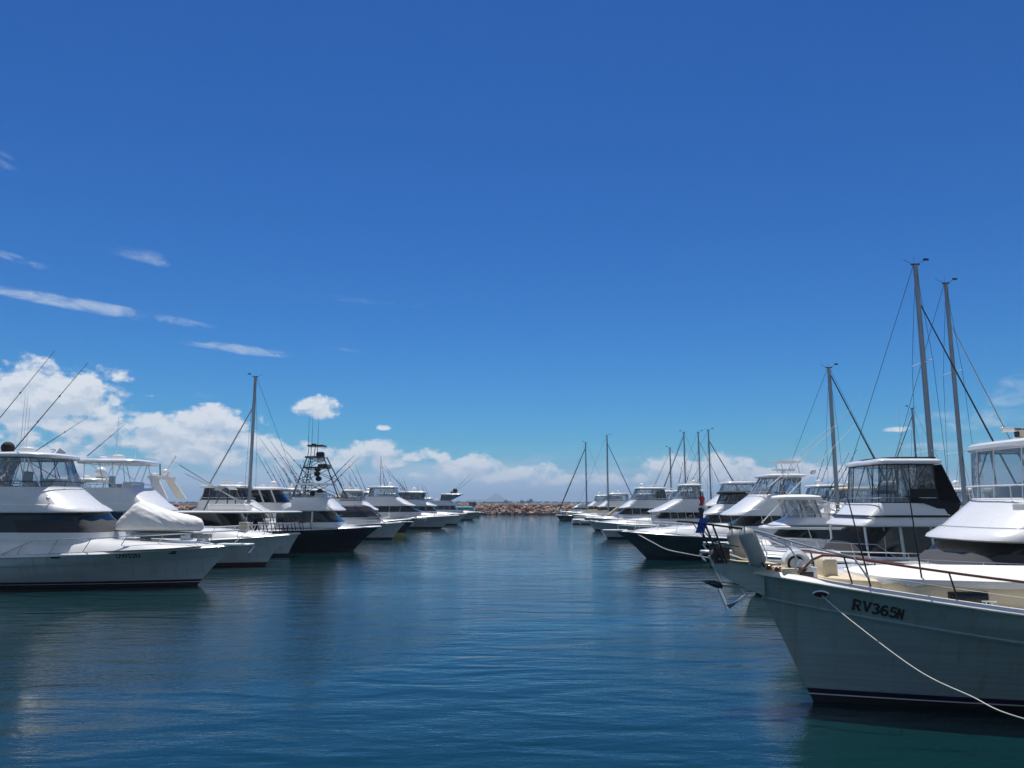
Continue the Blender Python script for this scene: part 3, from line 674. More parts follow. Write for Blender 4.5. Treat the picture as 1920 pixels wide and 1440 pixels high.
def slab_text(root, H, txt, x, z, h, side, slope, gap=.10, squash=1.0, bold=1.0):
    mb = MB(); cur = 0; d = -1 if side > 0 else 1; off = .007
    for ch in txt:
        wd, strokes, tk = GLY[ch]
        for st_ in strokes:
            pts = [Vector((a * squash, b)) for a, b in st_]; L_ = []; off += .0004
            for i_, p_ in enumerate(pts):
                t_ = (pts[min(i_ + 1, len(pts) - 1)] - pts[max(i_ - 1, 0)]).normalized(); nn = Vector((-t_.y, t_.x)) * tk * bold / 2
                ex = t_ * 0
                L_.append((p_ + nn, p_ - nn))
            ids = []
            for a_, b_ in L_:
                for q_ in (a_, b_):
                    sx_ = x + d * (cur + q_.x) * h; zz = z + q_.y * h + slope * (cur + q_.x) * h * 1.0; ids.append(mb.pts([H.on(sx_, zz, side, off)]))
            for k_ in range(len(L_) - 1): mb.face((ids[2 * k_], ids[2 * k_ + 1], ids[2 * k_ + 3], ids[2 * k_ + 2]))
        cur += wd * squash + gap
    mb.build('lettering', RUB, root)
q_ = at(1589, 1139, 15.95); slab_text(R1, H, 'RV365', ox - q_.x, q_.z, .185, 1, -.18, gap=.17, squash=1.18, bold=1.75)
slab_text(R1, H, 'N', ox - q_.x - .745, q_.z - .155, .21, 1, -.18, squash=.85, bold=1.6)
# oval hawse hole with steel rim
hc = (ox - at(1532, 1113, 16.1).x, at(1532, 1113, 16.1).z)
ring = [H.on(hc[0] + .13 * math.cos(a), hc[1] + .075 * math.sin(a), 1, .02) for a in [i * math.pi / 8 for i in range(16)]]
T('hawse_ring', ring, .02, STEEL, R1, closed=True); mb = MB(); k = mb.pts([q + Vector((0, -.008, 0)) for q in ring]); mb.face(range(k, k + 16)); mb.build('hawse_hole', RUB, R1)
# bowsprit with plated sides and rollers
def bsr(x, z0, z1, w): return [Vector((x, -w, z0)), Vector((x, w, z0)), Vector((x, w * 1.15, z1)), Vector((x, -w * 1.15, z1))]
MB().loft([bsr(.95, 2.12, 2.74, .20), bsr(1.3, 2.26, 2.76, .20), bsr(1.6, 2.40, 2.80, .19), bsr(1.85, 2.58, 2.84, .15), bsr(1.95, 2.70, 2.84, .12)]).build('bowsprit', HULLG, R1)
MB().loft([bsr(.7, 2.745, 2.775, .38), bsr(1.5, 2.79, 2.825, .30), bsr(1.87, 2.845, 2.88, .18)]).build('bowsprit_deck', CRM, R1)
MB().tube([(1.88, -.14, 2.93), (1.88, .14, 2.93)], .11, 14).tube([(1.88, -.16, 2.93), (1.88, .16, 2.93)], .04, 8).build('anchor_roller', WOODD, R1)
for s_ in (.17, -.17): MB().box((1.80, s_, 2.93), (.34, .02, .32)).build('roller_cheek', WOODD, R1)
# plough anchor slung below the sprit: steel shank, dark fluke and hanging flukes
a = MB(); z = 2.27
a.tube([(2.02, 0, 2.92), (1.85, 0, 2.50), (1.75, 0, z + .02)], .028, 6); a.tube([(1.0, .02, z + .02), (1.8, .02, z + .06)], .058, 10, r2=.05); a.build('anchor_shank', STEEL, R1)
a = MB(); a.loft([[Vector((x, y * w_, zz + (x - 1.78) * .25)) for y, zz in ((-1, z + .03), (0, z + .03 + .5 * w_), (1, z + .03), (0, z + .03 - .5 * w_))] for x, w_ in ((1.78, .14), (1.92, .14), (2.06, .09), (2.22, .02))]); a.build('anchor_fluke', BSTL, R1)
a = MB(); a.tube([(1.85, .05, z - .02), (1.70, .10, 1.84)], .035, 6); a.loft([[Vector((1.74, .06, 1.92)), Vector((1.66, .06, 1.86)), Vector((1.66, .14, 1.86)), Vector((1.74, .14, 1.92))], [Vector((1.45, .02, 2.03)), Vector((1.36, .05, 2.1)), Vector((1.36, .17, 2.1)), Vector((1.45, .2, 2.03))]]); a.tube([(1.72, .1, 1.85), (1.32, .12, 2.13)], .028, 6); a.build('second_anchor', STEEL, R1)
# pulpit: dark tube rails on raked stanchions
mb = MB(); e = Vector((2.62, 0, 3.62))
for s_ in (-1, 1):
    top = [Vector((2.6, s_ * .12, 3.62)), Vector((2.3, s_ * .24, 3.60)), Vector((1.9, s_ * .33, 3.55)), Vector((1.5, s_ * .42, 3.50)), Vector((1.25, s_ * .5, 3.46))]
    mb.tube(top, .022, 6); mb.tube([Vector((2.15, s_ * .26, 3.59)), Vector((2.0, s_ * .27, 3.2)), Vector((1.78, s_ * .25, 2.78))], .02, 6); mb.tube([Vector((2.0, s_ * .31, 3.57)), Vector((1.72, s_ * .28, 2.78))], .02, 6)
    mb.tube([Vector((1.45, s_ * .45, 3.50)), Vector((1.05, s_ * .62, 2.72))], .02, 6); mb.tube([(2.3, s_ * .24, 3.6), (2.0, s_ * .3, 3.22), (1.5, s_ * .42, 3.12)], .012, 5)
mb.tube([Vector((2.6, -.12, 3.62)), Vector((2.66, 0, 3.62)), Vector((2.6, .12, 3.62))], .022, 6); mb.build('pulpit_rail', BSTL, R1)
# stainless section aft of the pulpit
for s_ in (-1, 1):
    mb = MB(); mb.tube([Vector((1.25, s_ * .5, 3.47)), Vector((1.0, s_ * .62, 3.40)), Vector((.55, s_ * .95, 3.24)), Vector((.1, s_ * 1.20, 3.10)), Vector((-.4, s_ * 1.42, 2.98)), Vector((-.62, s_ * 1.5, 2.6))], .021, 6)
    mb.tube([Vector((1.2, s_ * .52, 3.44)), Vector((.85, s_ * .70, 3.28)), Vector((.62, s_ * .86, 3.14)), Vector((.5, s_ * .92, 2.9)), Vector((.55, s_ * .9, 2.66))], .017, 6)
    mb.build('bow_rail', STEEL, R1)
# varnished timber cap rail with scrolled forward ends
for s_ in (-1, 1):
    def hp(x, dz, ins=.10): q = H.on(x, H.sheer((x + 13.2) / (13.2 + 1.3)) - .01, s_, -ins); q.z += dz + .01; return q
    pth = [hp(.62, .05, .16), hp(.50, .03, .16), hp(.36, .06, .15), hp(.22, .20, .14), hp(.08, .40, .12), hp(-.10, .52, .12), hp(-.35, .56, .12)] + [hp(-.35 - i * .5, .56 + .0 * i) for i in range(1, 18)]
    T('cap_rail', pth, .025, TEAK, R1, n=8)
    MB().ball(pth[0] + Vector((.04, 0, .02)), .09, 12).build('rail_scroll', TEAK, R1)
    for x in (-.45, -2.15, -3.85, -5.6, -7.3): T('stanchion', [hp(x - .13, -.02), hp(x, .56)], .018, BSTL, R1)
    mb = MB(); mb.tube([hp(-.45 - i * .6, .28) for i in range(14)], .006, 4); mb.build('guard_wire', STEEL, R1)
# windlass
wc = l1(1492, 1056, 16.5)
M_ = Matrix.Rotation(R(90), 4, 'X')
MB().lathe([(.02, -.17), (.20, -.17), (.27, -.12), (.29, 0), (.27, .12), (.20, .17), (.02, .17)], wc, 24, M=M_).box(wc + Vector((-.08, 0, -.2)), (.62, .34, .26)).build('windlass_housing', WH, R1)
MB().tube([wc + Vector((.06, .175, .0)) + Vector((.15 * math.cos(a), 0, .15 * math.sin(a))) for a in [i * math.pi / 10 for i in range(20)]], .028, 8, closed=True).build('windlass_ring', CANB, R1)
MB().lathe([(.02, .17), (.10, .17), (.09, .23), (.05, .25), (.02, .25)], wc + Vector((-.02, 0, .0)), 16, M=Matrix.Rotation(R(-90), 4, 'X')).build('windlass_drum', STEEL, R1)
T('anchor_chain', [wc + Vector((.25, 0, .05)), Vector((1.3, 0, 2.85)), Vector((1.86, 0, 3.05))], .02, STEEL, R1)
MB().box(l1(1470, 1066, 16.5) + Vector((0, 0, -.05)), (.35, .8, .16)).build('chain_locker_hatch', CRM, R1)
MB().box(l1(1549, 1068, 16.6), (.30, .5, .46)).build('deck_box', CRM, R1)
# foredeck step, trunk cabin with fabric cover
r0 = outline(-5.6, -.2, 1.7, 1.0, 2.15, e=2.1, zf=2.3); r1 = outline(-5.6, -.25, 1.66, 1.0, 2.30, e=2.1, zf=2.50)
MB().loft([r0, r1, shift(r1, .1, .03)]).build('foredeck_step', CRM, R1)
r0 = outline(-5.6, -1.0, 2.72, .9, 1.8, e=2.6, zf=2.1); r1 = outline(-5.6, -1.06, 2.64, .9, 2.42, e=2.6, zf=2.54)
MB().loft([r0, r1]).build('trunk_cabin', CRM, R1)
c0 = outline(-5.5, -1.02, 2.74, .9, 2.33, e=2.6, zf=2.46)
for i, q in enumerate(c0): q.z += .03 * math.sin(i * 1.7)
MB().loft([c0, outline(-5.5, -1.05, 2.74, .9, 2.45, e=2.6, zf=2.57), outline(-5.5, -1.2, 2.4, .9, 2.54, e=2.4, zf=2.62), outline(-5.5, -1.6, 1.5, .8, 2.64, zf=2.68), outline(-5.5, -2.4, .5, .4, 2.68, zf=2.72)], cap0=False).build('cabin_top_cover', CANW, R1)
cwin = l1(1826, 1133, 15.05); 
for s_ in (1, -1):
    cw = MB().box((cwin.x, s_ * 1.345, 2.20), (.78, .05, .24), bev=.04).build('cabin_window', BSTL, R1); MB().box((cwin.x, s_ * 1.375, 2.20), (.66, .03, .15), bev=.03).build('window_pane', DGL, cw)
MB().box(l1(1520, 1079, 15.9) + Vector((0, -.25, .0)), (.30, .05, .10)).build('scupper_vent', WOODD, R1)
# pilothouse, mostly beyond the right edge
MB().loft([outline(-10.5, -5.4, 3.3, .6, 1.6), outline(-10.5, -5.5, 3.2, .6, 3.0)]).build('pilothouse', CRM, R1)
MB().loft([outline(-10.4, -5.52, 3.18, .6, 3.0), outline(-10.4, -5.75, 3.05, .6, 3.85)]).build('pilothouse_windows', DGL, R1)
MB().loft([outline(-10.8, -5.2, 3.5, .6, 3.85), outline(-10.8, -5.2, 3.5, .6, 3.98), outline(-10.6, -5.5, 3.0, .6, 4.08)]).build('pilothouse_roof', WH2, R1)
# slim upright poles on the side deck
for (a_, b_, Y) in (((1734, 1122), (1703, 918), 15.3), ((1633, 1102), (1589, 932), 15.6)):
    T('rod_pole', [l1(*a_, Y), l1(*b_, Y)], .020, BSTL, R1, r2=.012)
for x in (1.0, -2.5): cleat(R1, H.P((x + 13.2) / 14.55, 1, 1, -.2))
# fenders stowed in the pulpit
for i, (a_, b_, Y, lab) in enumerate((((1397, 994), (1424, 1059), 16.1, 'large grey cylindrical fender stowed upright in the pulpit of the trawler yacht, nearer of two'), ((1374, 997), (1398, 1052), 16.9, 'grey cylindrical fender stowed in the trawler pulpit behind the nearer fender'))):
    q0, q1 = at(*a_, Y), at(*b_, Y); ax = (q0 - q1); ln = ax.length; t = thing('fender', lab, 'fender', q1, group='fenders in the bow pulpit'); 
    t.rotation_euler = ax.to_track_quat('Z', 'Y').to_euler(); r = .175
    MB().lathe([(.03, -.05), (.07, -.03), (r * .8, .02), (r, .09), (r, ln - .09), (r * .8, ln - .02), (.07, ln + .03), (.03, ln + .06)], (0, 0, 0), 24).build('fender_body', FEND, t)
    T('fender_lanyard', [(0, 0, ln + .04), (.02, .03, ln + .16), (.05, .02, ln + .22)], .012, ROPED, t)
# ensign and blue bag at the end of the pulpit
q = at(1317, 975, 16.6); t = thing('ensign_flag', 'drooping red, white and blue ensign on a short staff at the trawler pulpit tip', 'flag', q)
T('staff', [(0, 0, -.05), (-.02, 0, .62)], .014, BSTL, t); 
for cm, z0, z1, dx in ((REDP, .30, .50, 0), (BOOT, .04, .26, -.02), (WH, .24, .32, .02)):
    mb = MB(); rr = []
    for j in range(6):
        zz = lerp(z1, z0, j / 5); rr.append([Vector((dx + (.045 + .012 * math.sin(j * 1.4)) * math.cos(a) * (1 + .3 * math.sin(a * 3 + j)), .04 * math.sin(a), zz)) for a in [i * math.pi / 6 for i in range(12)]])
    mb.loft(rr[::-1]); mb.build('flag_cloth', cm, t)
q = at(1316, 984, 16.6); t = thing('cloth_bag', 'bright blue cloth bag hanging from the tip of the trawler pulpit below the ensign', 'bag', q)
MB().loft([[Vector((.095 * sx_ + (z_ * .35), .05 * sy_, z_)) * 1 for sx_, sy_ in ((-1, -.6), (-.3, -1), (.5, -1), (1, -.4), (1, .5), (.2, 1), (-.8, .8))] for z_ in (-.17, -.12, 0, .1, .14)]).build('bag', CANBL, t)
T('bag_strap', [(0, 0, .12), (.02, 0, .2)], .012, BOOT, t)
# mooring line down to the pontoon
def rope(name, label, pts, r, m, sag=0.0, n=24):
    pts = [Vector(q) for q in pts]; out = []
    ext = [pts[0] * 2 - pts[1]] + pts + [pts[-1] * 2 - pts[-2]]
    for a0, a_, b_, b1 in zip(ext, ext[1:], ext[2:], ext[3:]):
        for i in range(n): t_ = i / n; out.append(.5 * (2 * a_ + (b_ - a0) * t_ + (2 * a0 - 5 * a_ + 4 * b_ - b1) * t_ ** 2 + (3 * a_ - a0 - 3 * b_ + b1) * t_ ** 3))
    out.append(pts[-1]); o = MB().tube(out, r, 6).build(name, m); o['label'] = label; o['category'] = 'rope'; return o
q0 = H.on(hc[0] - .02, hc[1] - .02, 1, .03); q0 = Vector((ox - q0.x, oy - q0.y, q0.z))
rope('mooring_line', 'white mooring line sagging from the hawse of the trawler yacht down to the lower right', [q0, at(1600, 1167, 15.2), at(1720, 1256, 14.0), at(1820, 1305, 13.2), at(1925, 1349, 12.5), (9.9, 11.35, .40)], .0095, ROPE)
t = thing('floating_pontoon', 'grey floating finger pontoon beside the trawler yacht', 'pontoon', (15.5, 11.0, 0)); MB().box((0, 0, .12), (12, 1.2, .34)).build('float', CONC, t); MB().box((0, 0, .315), (12.1, 1.3, .05)).build('decking', CANG, t); cleat(t, (-5.6, .35, .34))

# ================================================================== RIGHT ROW
def stem(ov, fb): return [(-.55, -1.3), (0, 0), (fb * .5, ov * .42), (fb, ov)]
# R2 flybridge cruiser with visor front
p = Vector((9.0, 24.0, 0)); R2 = boat('flybridge_cruiser', 'large white flybridge cruiser with grey window covers directly behind the trawler yacht', 'motor yacht', p, 1, GR)
H = Hull(14.5, 4.6, 1.95, 1.55, 1.3, stem(1.7, 1.95)).build(R2)
P = dict(trunk=(-8.5, .9, 2.32, 1.98, 3.7), house=(-11.4, -3.75, -4.7, 2.12, 2.9, 4.0), fly=(-11.1, -4.3, -5.75, 2.90, 4.12, 4.5), top=(-11, -5.95, 5.68, .26, 4.4), enc=CLR, cover=(GRYC, -6.6, .55),
         railh=.42, railm=WPNT, pipes=WPNT, pipe=WPNT, rake=.05, gear=[('arr', 1.05, -.2, 1.15, 'SIMRAD'), ('ant', 3.2, 1.2, 3.0), ('ant', 3.2, -1.2, 3.0), ('dome', 2.9, 0, .3)])
motor(R2, H, P)
MB().box((-6.6, .55, 6.09), (.34, .24, .20), m=0).box((-6.41, .55, 6.09), (.04, .20, .17), m=1).build('floodlight', [CANBG, DGL], R2)
MB().ball((-7.3, 2.10, 3.45), .09, 10, sc=(1.2, .6, 1)).build('port_light', REDP, R2)
T('grab_rail', [(-6.8, 2.22, 3.02), (-7.0, 2.28, 3.03), (-8.6, 2.28, 3.03)], .018, STEEL, R2)
T('brow_seam', [q + Vector((0, 0, 0)) for q in shift(outline(-11.2, -4.79, 4.26, 1.4, 3.30, e=3), -.012, 0)[6:-6]], .010, CANG, R2, n=4)
bow_rail(R2, H, h=.7, mid=True, u1=.97)
# R3 sedan with dark enclosure
p = onwater(1418, 1112); R3 = boat('flybridge_sedan', 'white flybridge sedan with boxy clear canopy, black aft curtain and tall dark saloon windows', 'motor yacht', p, 1, GR)
H = Hull(13, 4.4, 1.85, 1.45, 1.25, stem(1.55, 1.85), top=WH).build(R3); o3 = p
f3 = lambda px, Y=37.4: o3.x - at(px, 900, Y).x
P = dict(trunk=(-6, .6, 1.78, 1.95, 3.0), house=(-10.2, f3(1522), f3(1572), 1.72, 2.98, 3.8), fly=(f3(1772, 34), f3(1543), f3(1578), 3.0, 4.02, 4.2), top=(f3(1764, 34.2), f3(1585), 5.72, .24, 3.9), enc=CLR, encaft=SMK, encsplit=.42, e=5,
         stripe=None, skirt=(CANB, f3(1705, 34)), pipe=CANB, pipes=BSTL, railm=STEEL, rake=.12, win=TINT, cover=(CANB, f3(1606, 34.5), .86), nose=.7, hn=.8, tuck=.5, posts=[2, 5, 8, 12, 16, 19, 22, 26, 29, 33],
         mullions=[(f3(1617, 34), .05, .06), (f3(1683, 34), .05, .07), (f3(1740, 34), .05, .06), (f3(1650, 34), 0, .018)], gear=[('ant', 1.2, 1.6, 2.4)])
motor(R3, H, P)
T('roof_rail', [q for q in outline(f3(1750, 34.5), f3(1600), 3.5, .8, 6.0)], .035, BSTL, R3, closed=True, n=5)
st3 = shift(outline(-9.9, lerp(P['fly'][1], P['fly'][2], .42), 4.2 - .28, .7, 3.45, e=5), -.02, 0)[3:-3]
T('side_stripe', st3, .045, BOOT, R3, n=4); bow_rail(R3, H, h=.72, mid=True, u1=.99); pulpit_platform(R3, H, .9)
# aft curtain leaning back over the cockpit
x0, x1 = f3(1762, 34.2), f3(1790, 34.2)
MB().loft([[Vector((x0, y, 5.7)) for y in (-1.8, 1.8)] + [Vector((x1, y, 4.0)) for y in (1.9, -1.9)], [Vector((x0 - .04, y, 5.7)) for y in (-1.8, 1.8)] + [Vector((x1 - .04, y, 4.0)) for y in (1.9, -1.9)]]).build('aft_curtain', CANB, R3)
MB().loft([[Vector((f3(1690, 34), s_, 4.35)), Vector((x1, s_, 3.98)), Vector((x1 + .2, s_ * .95, 3.4)), Vector((f3(1740, 34), s_ * .98, 3.9))] for s_ in (1.86, 1.93)]).build('aft_skirt', CANB, R3)
# sailing yacht A between R3 and R4 handled below; R4 small game boat
p = Vector((13.2, 45.5, 0)); R4 = boat('sport_boat', 'small white sport boat with clear curtained bimini and navy side stripe behind the sedan', 'motor boat', p, 1, GR); o4 = p
f4 = lambda px, Y=46.8: o4.x - at(px, 900, Y).x
H = Hull(11.5, 4.0, 1.75, 1.35, 1.15, stem(1.4, 1.75)).build(R4)
P = dict(trunk=(-6.5, .5, 2.2, 1.85, 2.7), house=(-8.5, f4(1425), f4(1452), 2.0, 2.55, 3.2), fly=(-8.6, f4(1412), f4(1455), 2.55, 3.2, 3.5), top=(f4(1540, 44), f4(1437), 4.25, .2, 3.2), enc=CLR, pipe=WPNT, pipes=WPNT, topm=CANW, win=TINT, nose=1.2,
         rig=[((f4(1402) + 0, .9, 2.9), tuple(Vector((f4(1605), 45.5 - 46.5, at(1605, 797, 46.5).z)))), ((f4(1440), -1.2, 5.0), tuple(Vector((f4(1567, 47), -1.5, at(1567, 808, 47).z))))], rigm=WPNT, rigr=.03)
motor(R4, H, P); T('side_stripe', shift(outline(-8.6, f4(1425), 3.42, 1.2, 2.75), -.02, 0)[3:-3], .035, BOOT, R4, n=4); bow_rail(R4, H, h=.6); pulpit_platform(R4, H)
# R5 dark teal hulled game boat
p = onwater(1212, 1047); R5 = boat('game_fishing_boat', 'game fishing boat with dark teal hull, long raked bow and tall white flybridge', 'motor yacht', p, 1, GR); o5 = p
f5 = lambda px, Y=59.8: o5.x - at(px, 900, Y).x
H = Hull(15.5, 5.0, 2.05, 1.5, 1.25, stem(2.3, 2.05), top=TEALH, bot=(ANTI, BOOT), full=2.7).build(R5)
P = dict(trunk=(-6, .8, 2.5, 2.1, 3.2), house=(-11, f5(1350), f5(1385), 2.4, 3.12, 4.0), fly=(-11.2, f5(1342), f5(1392), 3.12, 4.62, 4.5), top=(f5(1514, 56), f5(1408), 5.9, .22, 4.2), enc=CLR, pipe=WPNT, pipes=BSTL, rake=.3,
         gear=[('arr', 1.9, 0, 1.7), ('dome', 3.9, .6, .22), ('ant', 2.9, 1.2, 2.2), ('ant', 3.3, -1.2, 3)], rigm=WPNT,
         rig=[((-8.8, 1.9, 4.8), (-15.2, 3.4, 11.6)), ((-8.8, -1.9, 4.8), (-16.2, -3.6, 10.6))])
motor(R5, H, P); bow_rail(R5, H, h=.8, u0=.55, lean=-.25, mid=True, every=4); pulpit_platform(R5, H, .9)
t5 = MB(); zt = 6.15
for sx_ in (-10.2, -11.4):
    for sy_ in (-.7, .7): t5.tube([(sx_, sy_, zt), (sx_ * .99, sy_ * .8, zt + .85)], .03, 6)
t5.build('gear_frame', STEEL, R5); MB().box((-10.7, 0, zt + .92), (1.6, 1.5, .14)).build('upper_shelf', WH, R5)
pa = o5 + Vector((-1.4, -.9, 1.95))
rope('mooring_line', 'pale mooring line looping down from the bow of the dark teal game boat', [at(1196, 1002, 57.0), at(1222, 1016, 56.2), at(1250, 1030, 55.6), at(1286, 1038, 55.0), at(1330, 1046, 54.6)], .035, ROPE)
# R6
p = onwater(1139, 1010); R6 = boat('convertible_cruiser', 'white convertible cruiser with long sloping front and clear curtains beyond the dark teal game boat', 'motor yacht', p, 1, GR); o6 = p
f6 = lambda px, Y=90.0: o6.x - at(px, 900, Y).x
H = Hull(15, 4.9, 2.0, 1.5, 1.3, stem(2.0, 2.0)).build(R6)
P = dict(trunk=(-6, .6, 2.45, 2.0, 3.2), house=(-10.5, f6(1222), f6(1240), 2.3, 3.0, 3.8), fly=(-11, f6(1215), f6(1262), 3.0, 4.5, 4.3), top=(f6(1322, 87), f6(1270), 5.95, .25, 4.0), enc=CLR, pipe=CANG, topm=WH2,
         gear=[('rad', 1.3, .4), ('dome', 2.0, -.4, .26), ('ant', 2.6, 1.2, 3), ('ant', 2.6, -1.2, 3)], rig=[((-7.5, 1.9, 4.6), (-12.5, 4.2, 10.5)), ((-7.5, -1.9, 4.6), (-12.5, -4.2, 10.5))], rigm=WPNT)
motor(R6, H, P); bow_rail(R6, H, h=.8, mid=True, every=4); pulpit_platform(R6, H, 1.2)
# R7
p = onwater(1116, 995); R7 = boat('flybridge_cruiser', 'white flybridge cruiser with smoked aft curtains and beige foredeck cover, far right row', 'motor yacht', p, 1, GR); o7 = p
f7 = lambda px, Y=117.0: o7.x - at(px, 900, Y).x
H = Hull(15, 4.8, 2.0, 1.6, 1.3, stem(1.9, 2.0)).build(R7)
motor(R7, H, dict(trunk=(-6, .6, 2.5, 2.0, 3.2), house=(-10.5, -3.3, -4.4, 2.4, 3.3, 3.8), fly=(-11, -3.6, f7(1178), 3.3, 4.5, 4.3), top=(f7(1244), f7(1187), 6.1, .25, 4.1), enc=CLR, encaft=SMK, encsplit=.35, pipe=CANG, gear=[('dome', 1.2, 0, .34), ('arr', 2.6, 0, 1.4), ('ant', 3, 1.2, 3)]))
bow_rail(R7, H); pulpit_platform(R7, H, 1.2)
ang = MB().box((-2.4, .6, 2.6), (2.6, 1.0, .35), ry=R(38)).build('foredeck_cover', CANBG, R7)
p = onwater(1086, 982); R8 = boat('hardtop_cruiser', 'white hardtop cruiser with a green shaded windscreen low on its foredeck, far right row', 'motor yacht', p, 1, GR); o8 = p
H = Hull(14, 4.6, 1.9, 1.5, 1.3, stem(1.7, 1.9)).build(R8); motor(R8, H, std(.94, .95, gear=[('rad', 1.2, 0), ('dome', 2.2, .5, .28)], cover=(GRYC, -6, .7))); bow_rail(R8, H); pulpit_platform(R8, H, 1.0)
p = onwater(1073, 975); R9 = boat('motor_cruiser', 'dark navy hulled motor cruiser with white flybridge near the far end of the right row', 'motor yacht', p, 1, GR)
H = Hull(14, 4.6, 2.0, 1.5, 1.3, stem(2.0, 2.0), top=NAVY).build(R9); motor(R9, H, std(.92, .95, gear=[('dome', 1.2, 0, .4), ('rad', 2.4, 0)])); bow_rail(R9, H); pulpit_platform(R9, H, 1.0)
p = onwater(1055, 970); R10 = boat('motor_cruiser', 'small pale hulled cruiser last in the right row beside the breakwater', 'motor boat', p, 1, GR)
H = Hull(11, 3.8, 1.9, 1.4, 1.2, stem(1.5, 1.9), top=HULLG).build(R10); motor(R10, H, std(.75, .78, top=None)); bow_rail(R10, H)
def fill(name, label, x, y, side, s_, group, hullm=HULLW, rig=0, **ov):
    q = Vector((x, y, 0)); b = boat(name, label, 'motor yacht', q, side, group); h = Hull(14.5 * s_, 4.5 * s_, 2.0 * s_, 1.5 * s_, 1.25 * s_, stem(1.9 * s_, 2.0 * s_), top=hullm).build(b)
    P = std(s_, s_, **ov)
    if rig:
        P['rig'] = [((-7.5 * s_, sd * 1.9 * s_, 4.4 * s_), ((-7.5 - rig * random.uniform(.8, 1.15)) * s_, sd * random.uniform(3, 4.6) * s_, random.uniform(9.5, 11.5) * s_)) for sd in (-1, 1)]; P['rigr'] = .03 + .0002 * y; P['rig'] += [(Vector(a) + Vector((.5, 0, 0)), Vector(b) + Vector((random.uniform(.8, 1.6), 0, random.uniform(-.8, .3)))) for a, b in P['rig'][:2]]
    motor(b, h, P); bow_rail(b, h, h=.7 * s_, mid=True, m=WPNT, every=4); return b
G1 = [('dome', 1.2, .3, .3), ('ant', 2.4, 1.3, 3.2), ('ant', 2.4, -1.3, 3.2)]
G2 = [('rad', 1.0, 0), ('arr', 2.3, 0, 1.3), ('ant', 2.6, 1.3, 3.6)]
fill('flybridge_cruiser', 'white flybridge cruiser under a black bimini between the teal game boat and the convertible', 16.3, 80, 1, .82, GR, topm=CANB, pipe=CANB, enc=SMK)
fill('flybridge_cruiser', 'white flybridge cruiser with smoked curtains glimpsed behind the small sport boat', 19.5, 52, 1, .86, GR, gear=G1, enc=CLR, pipe=CANG)
fill('flybridge_cruiser', 'white cruiser with a slim hardtop floating above the black bimini', 19.5, 96, 1, 1.05, GR, gear=G2)
fill('motor_cruiser', 'cream hulled cruiser under a beige canopy in the outer right berths', 24, 70, 1, .85, GR, mat=WH2, topm=CANBG, pipe=CANG, gear=G1)
fill('flybridge_cruiser', 'white flybridge cruiser with blue grey covers beyond the outrigger game boat, right row', 17, 124, 1, .95, GR, cover=(GRYC, -99, .8), gear=G2)
fill('game_fishing_boat', 'white game boat with four raked outriggers in the outer right berths', 27, 86, 1, .95, GR, rig=3.5, gear=G1)
fill('game_fishing_boat', 'white game boat with outriggers half hidden beyond the long sloped convertible', 15.5, 102, 1, .9, GR, rig=3, gear=G1)
fill('flybridge_cruiser', 'white cruiser in the right row behind the smoked curtain boat', 16, 136, 1, .9, GR, gear=G1)
fill('flybridge_cruiser', 'white cruiser beyond the pair with radar domes, right row', 17.5, 195, 1, .95, GR, gear=G2)
fill('flybridge_cruiser', 'white cruiser with open radar array seen between the two tall masts at the right', 33.0, 50, 1, .95, GR, gear=G2)
fill('motor_cruiser', 'white cruiser with clear sided wheelhouse in the outer right berth behind the sport boat', 27, 58, 1, .8, GR, gear=G1, pipe=CANG)

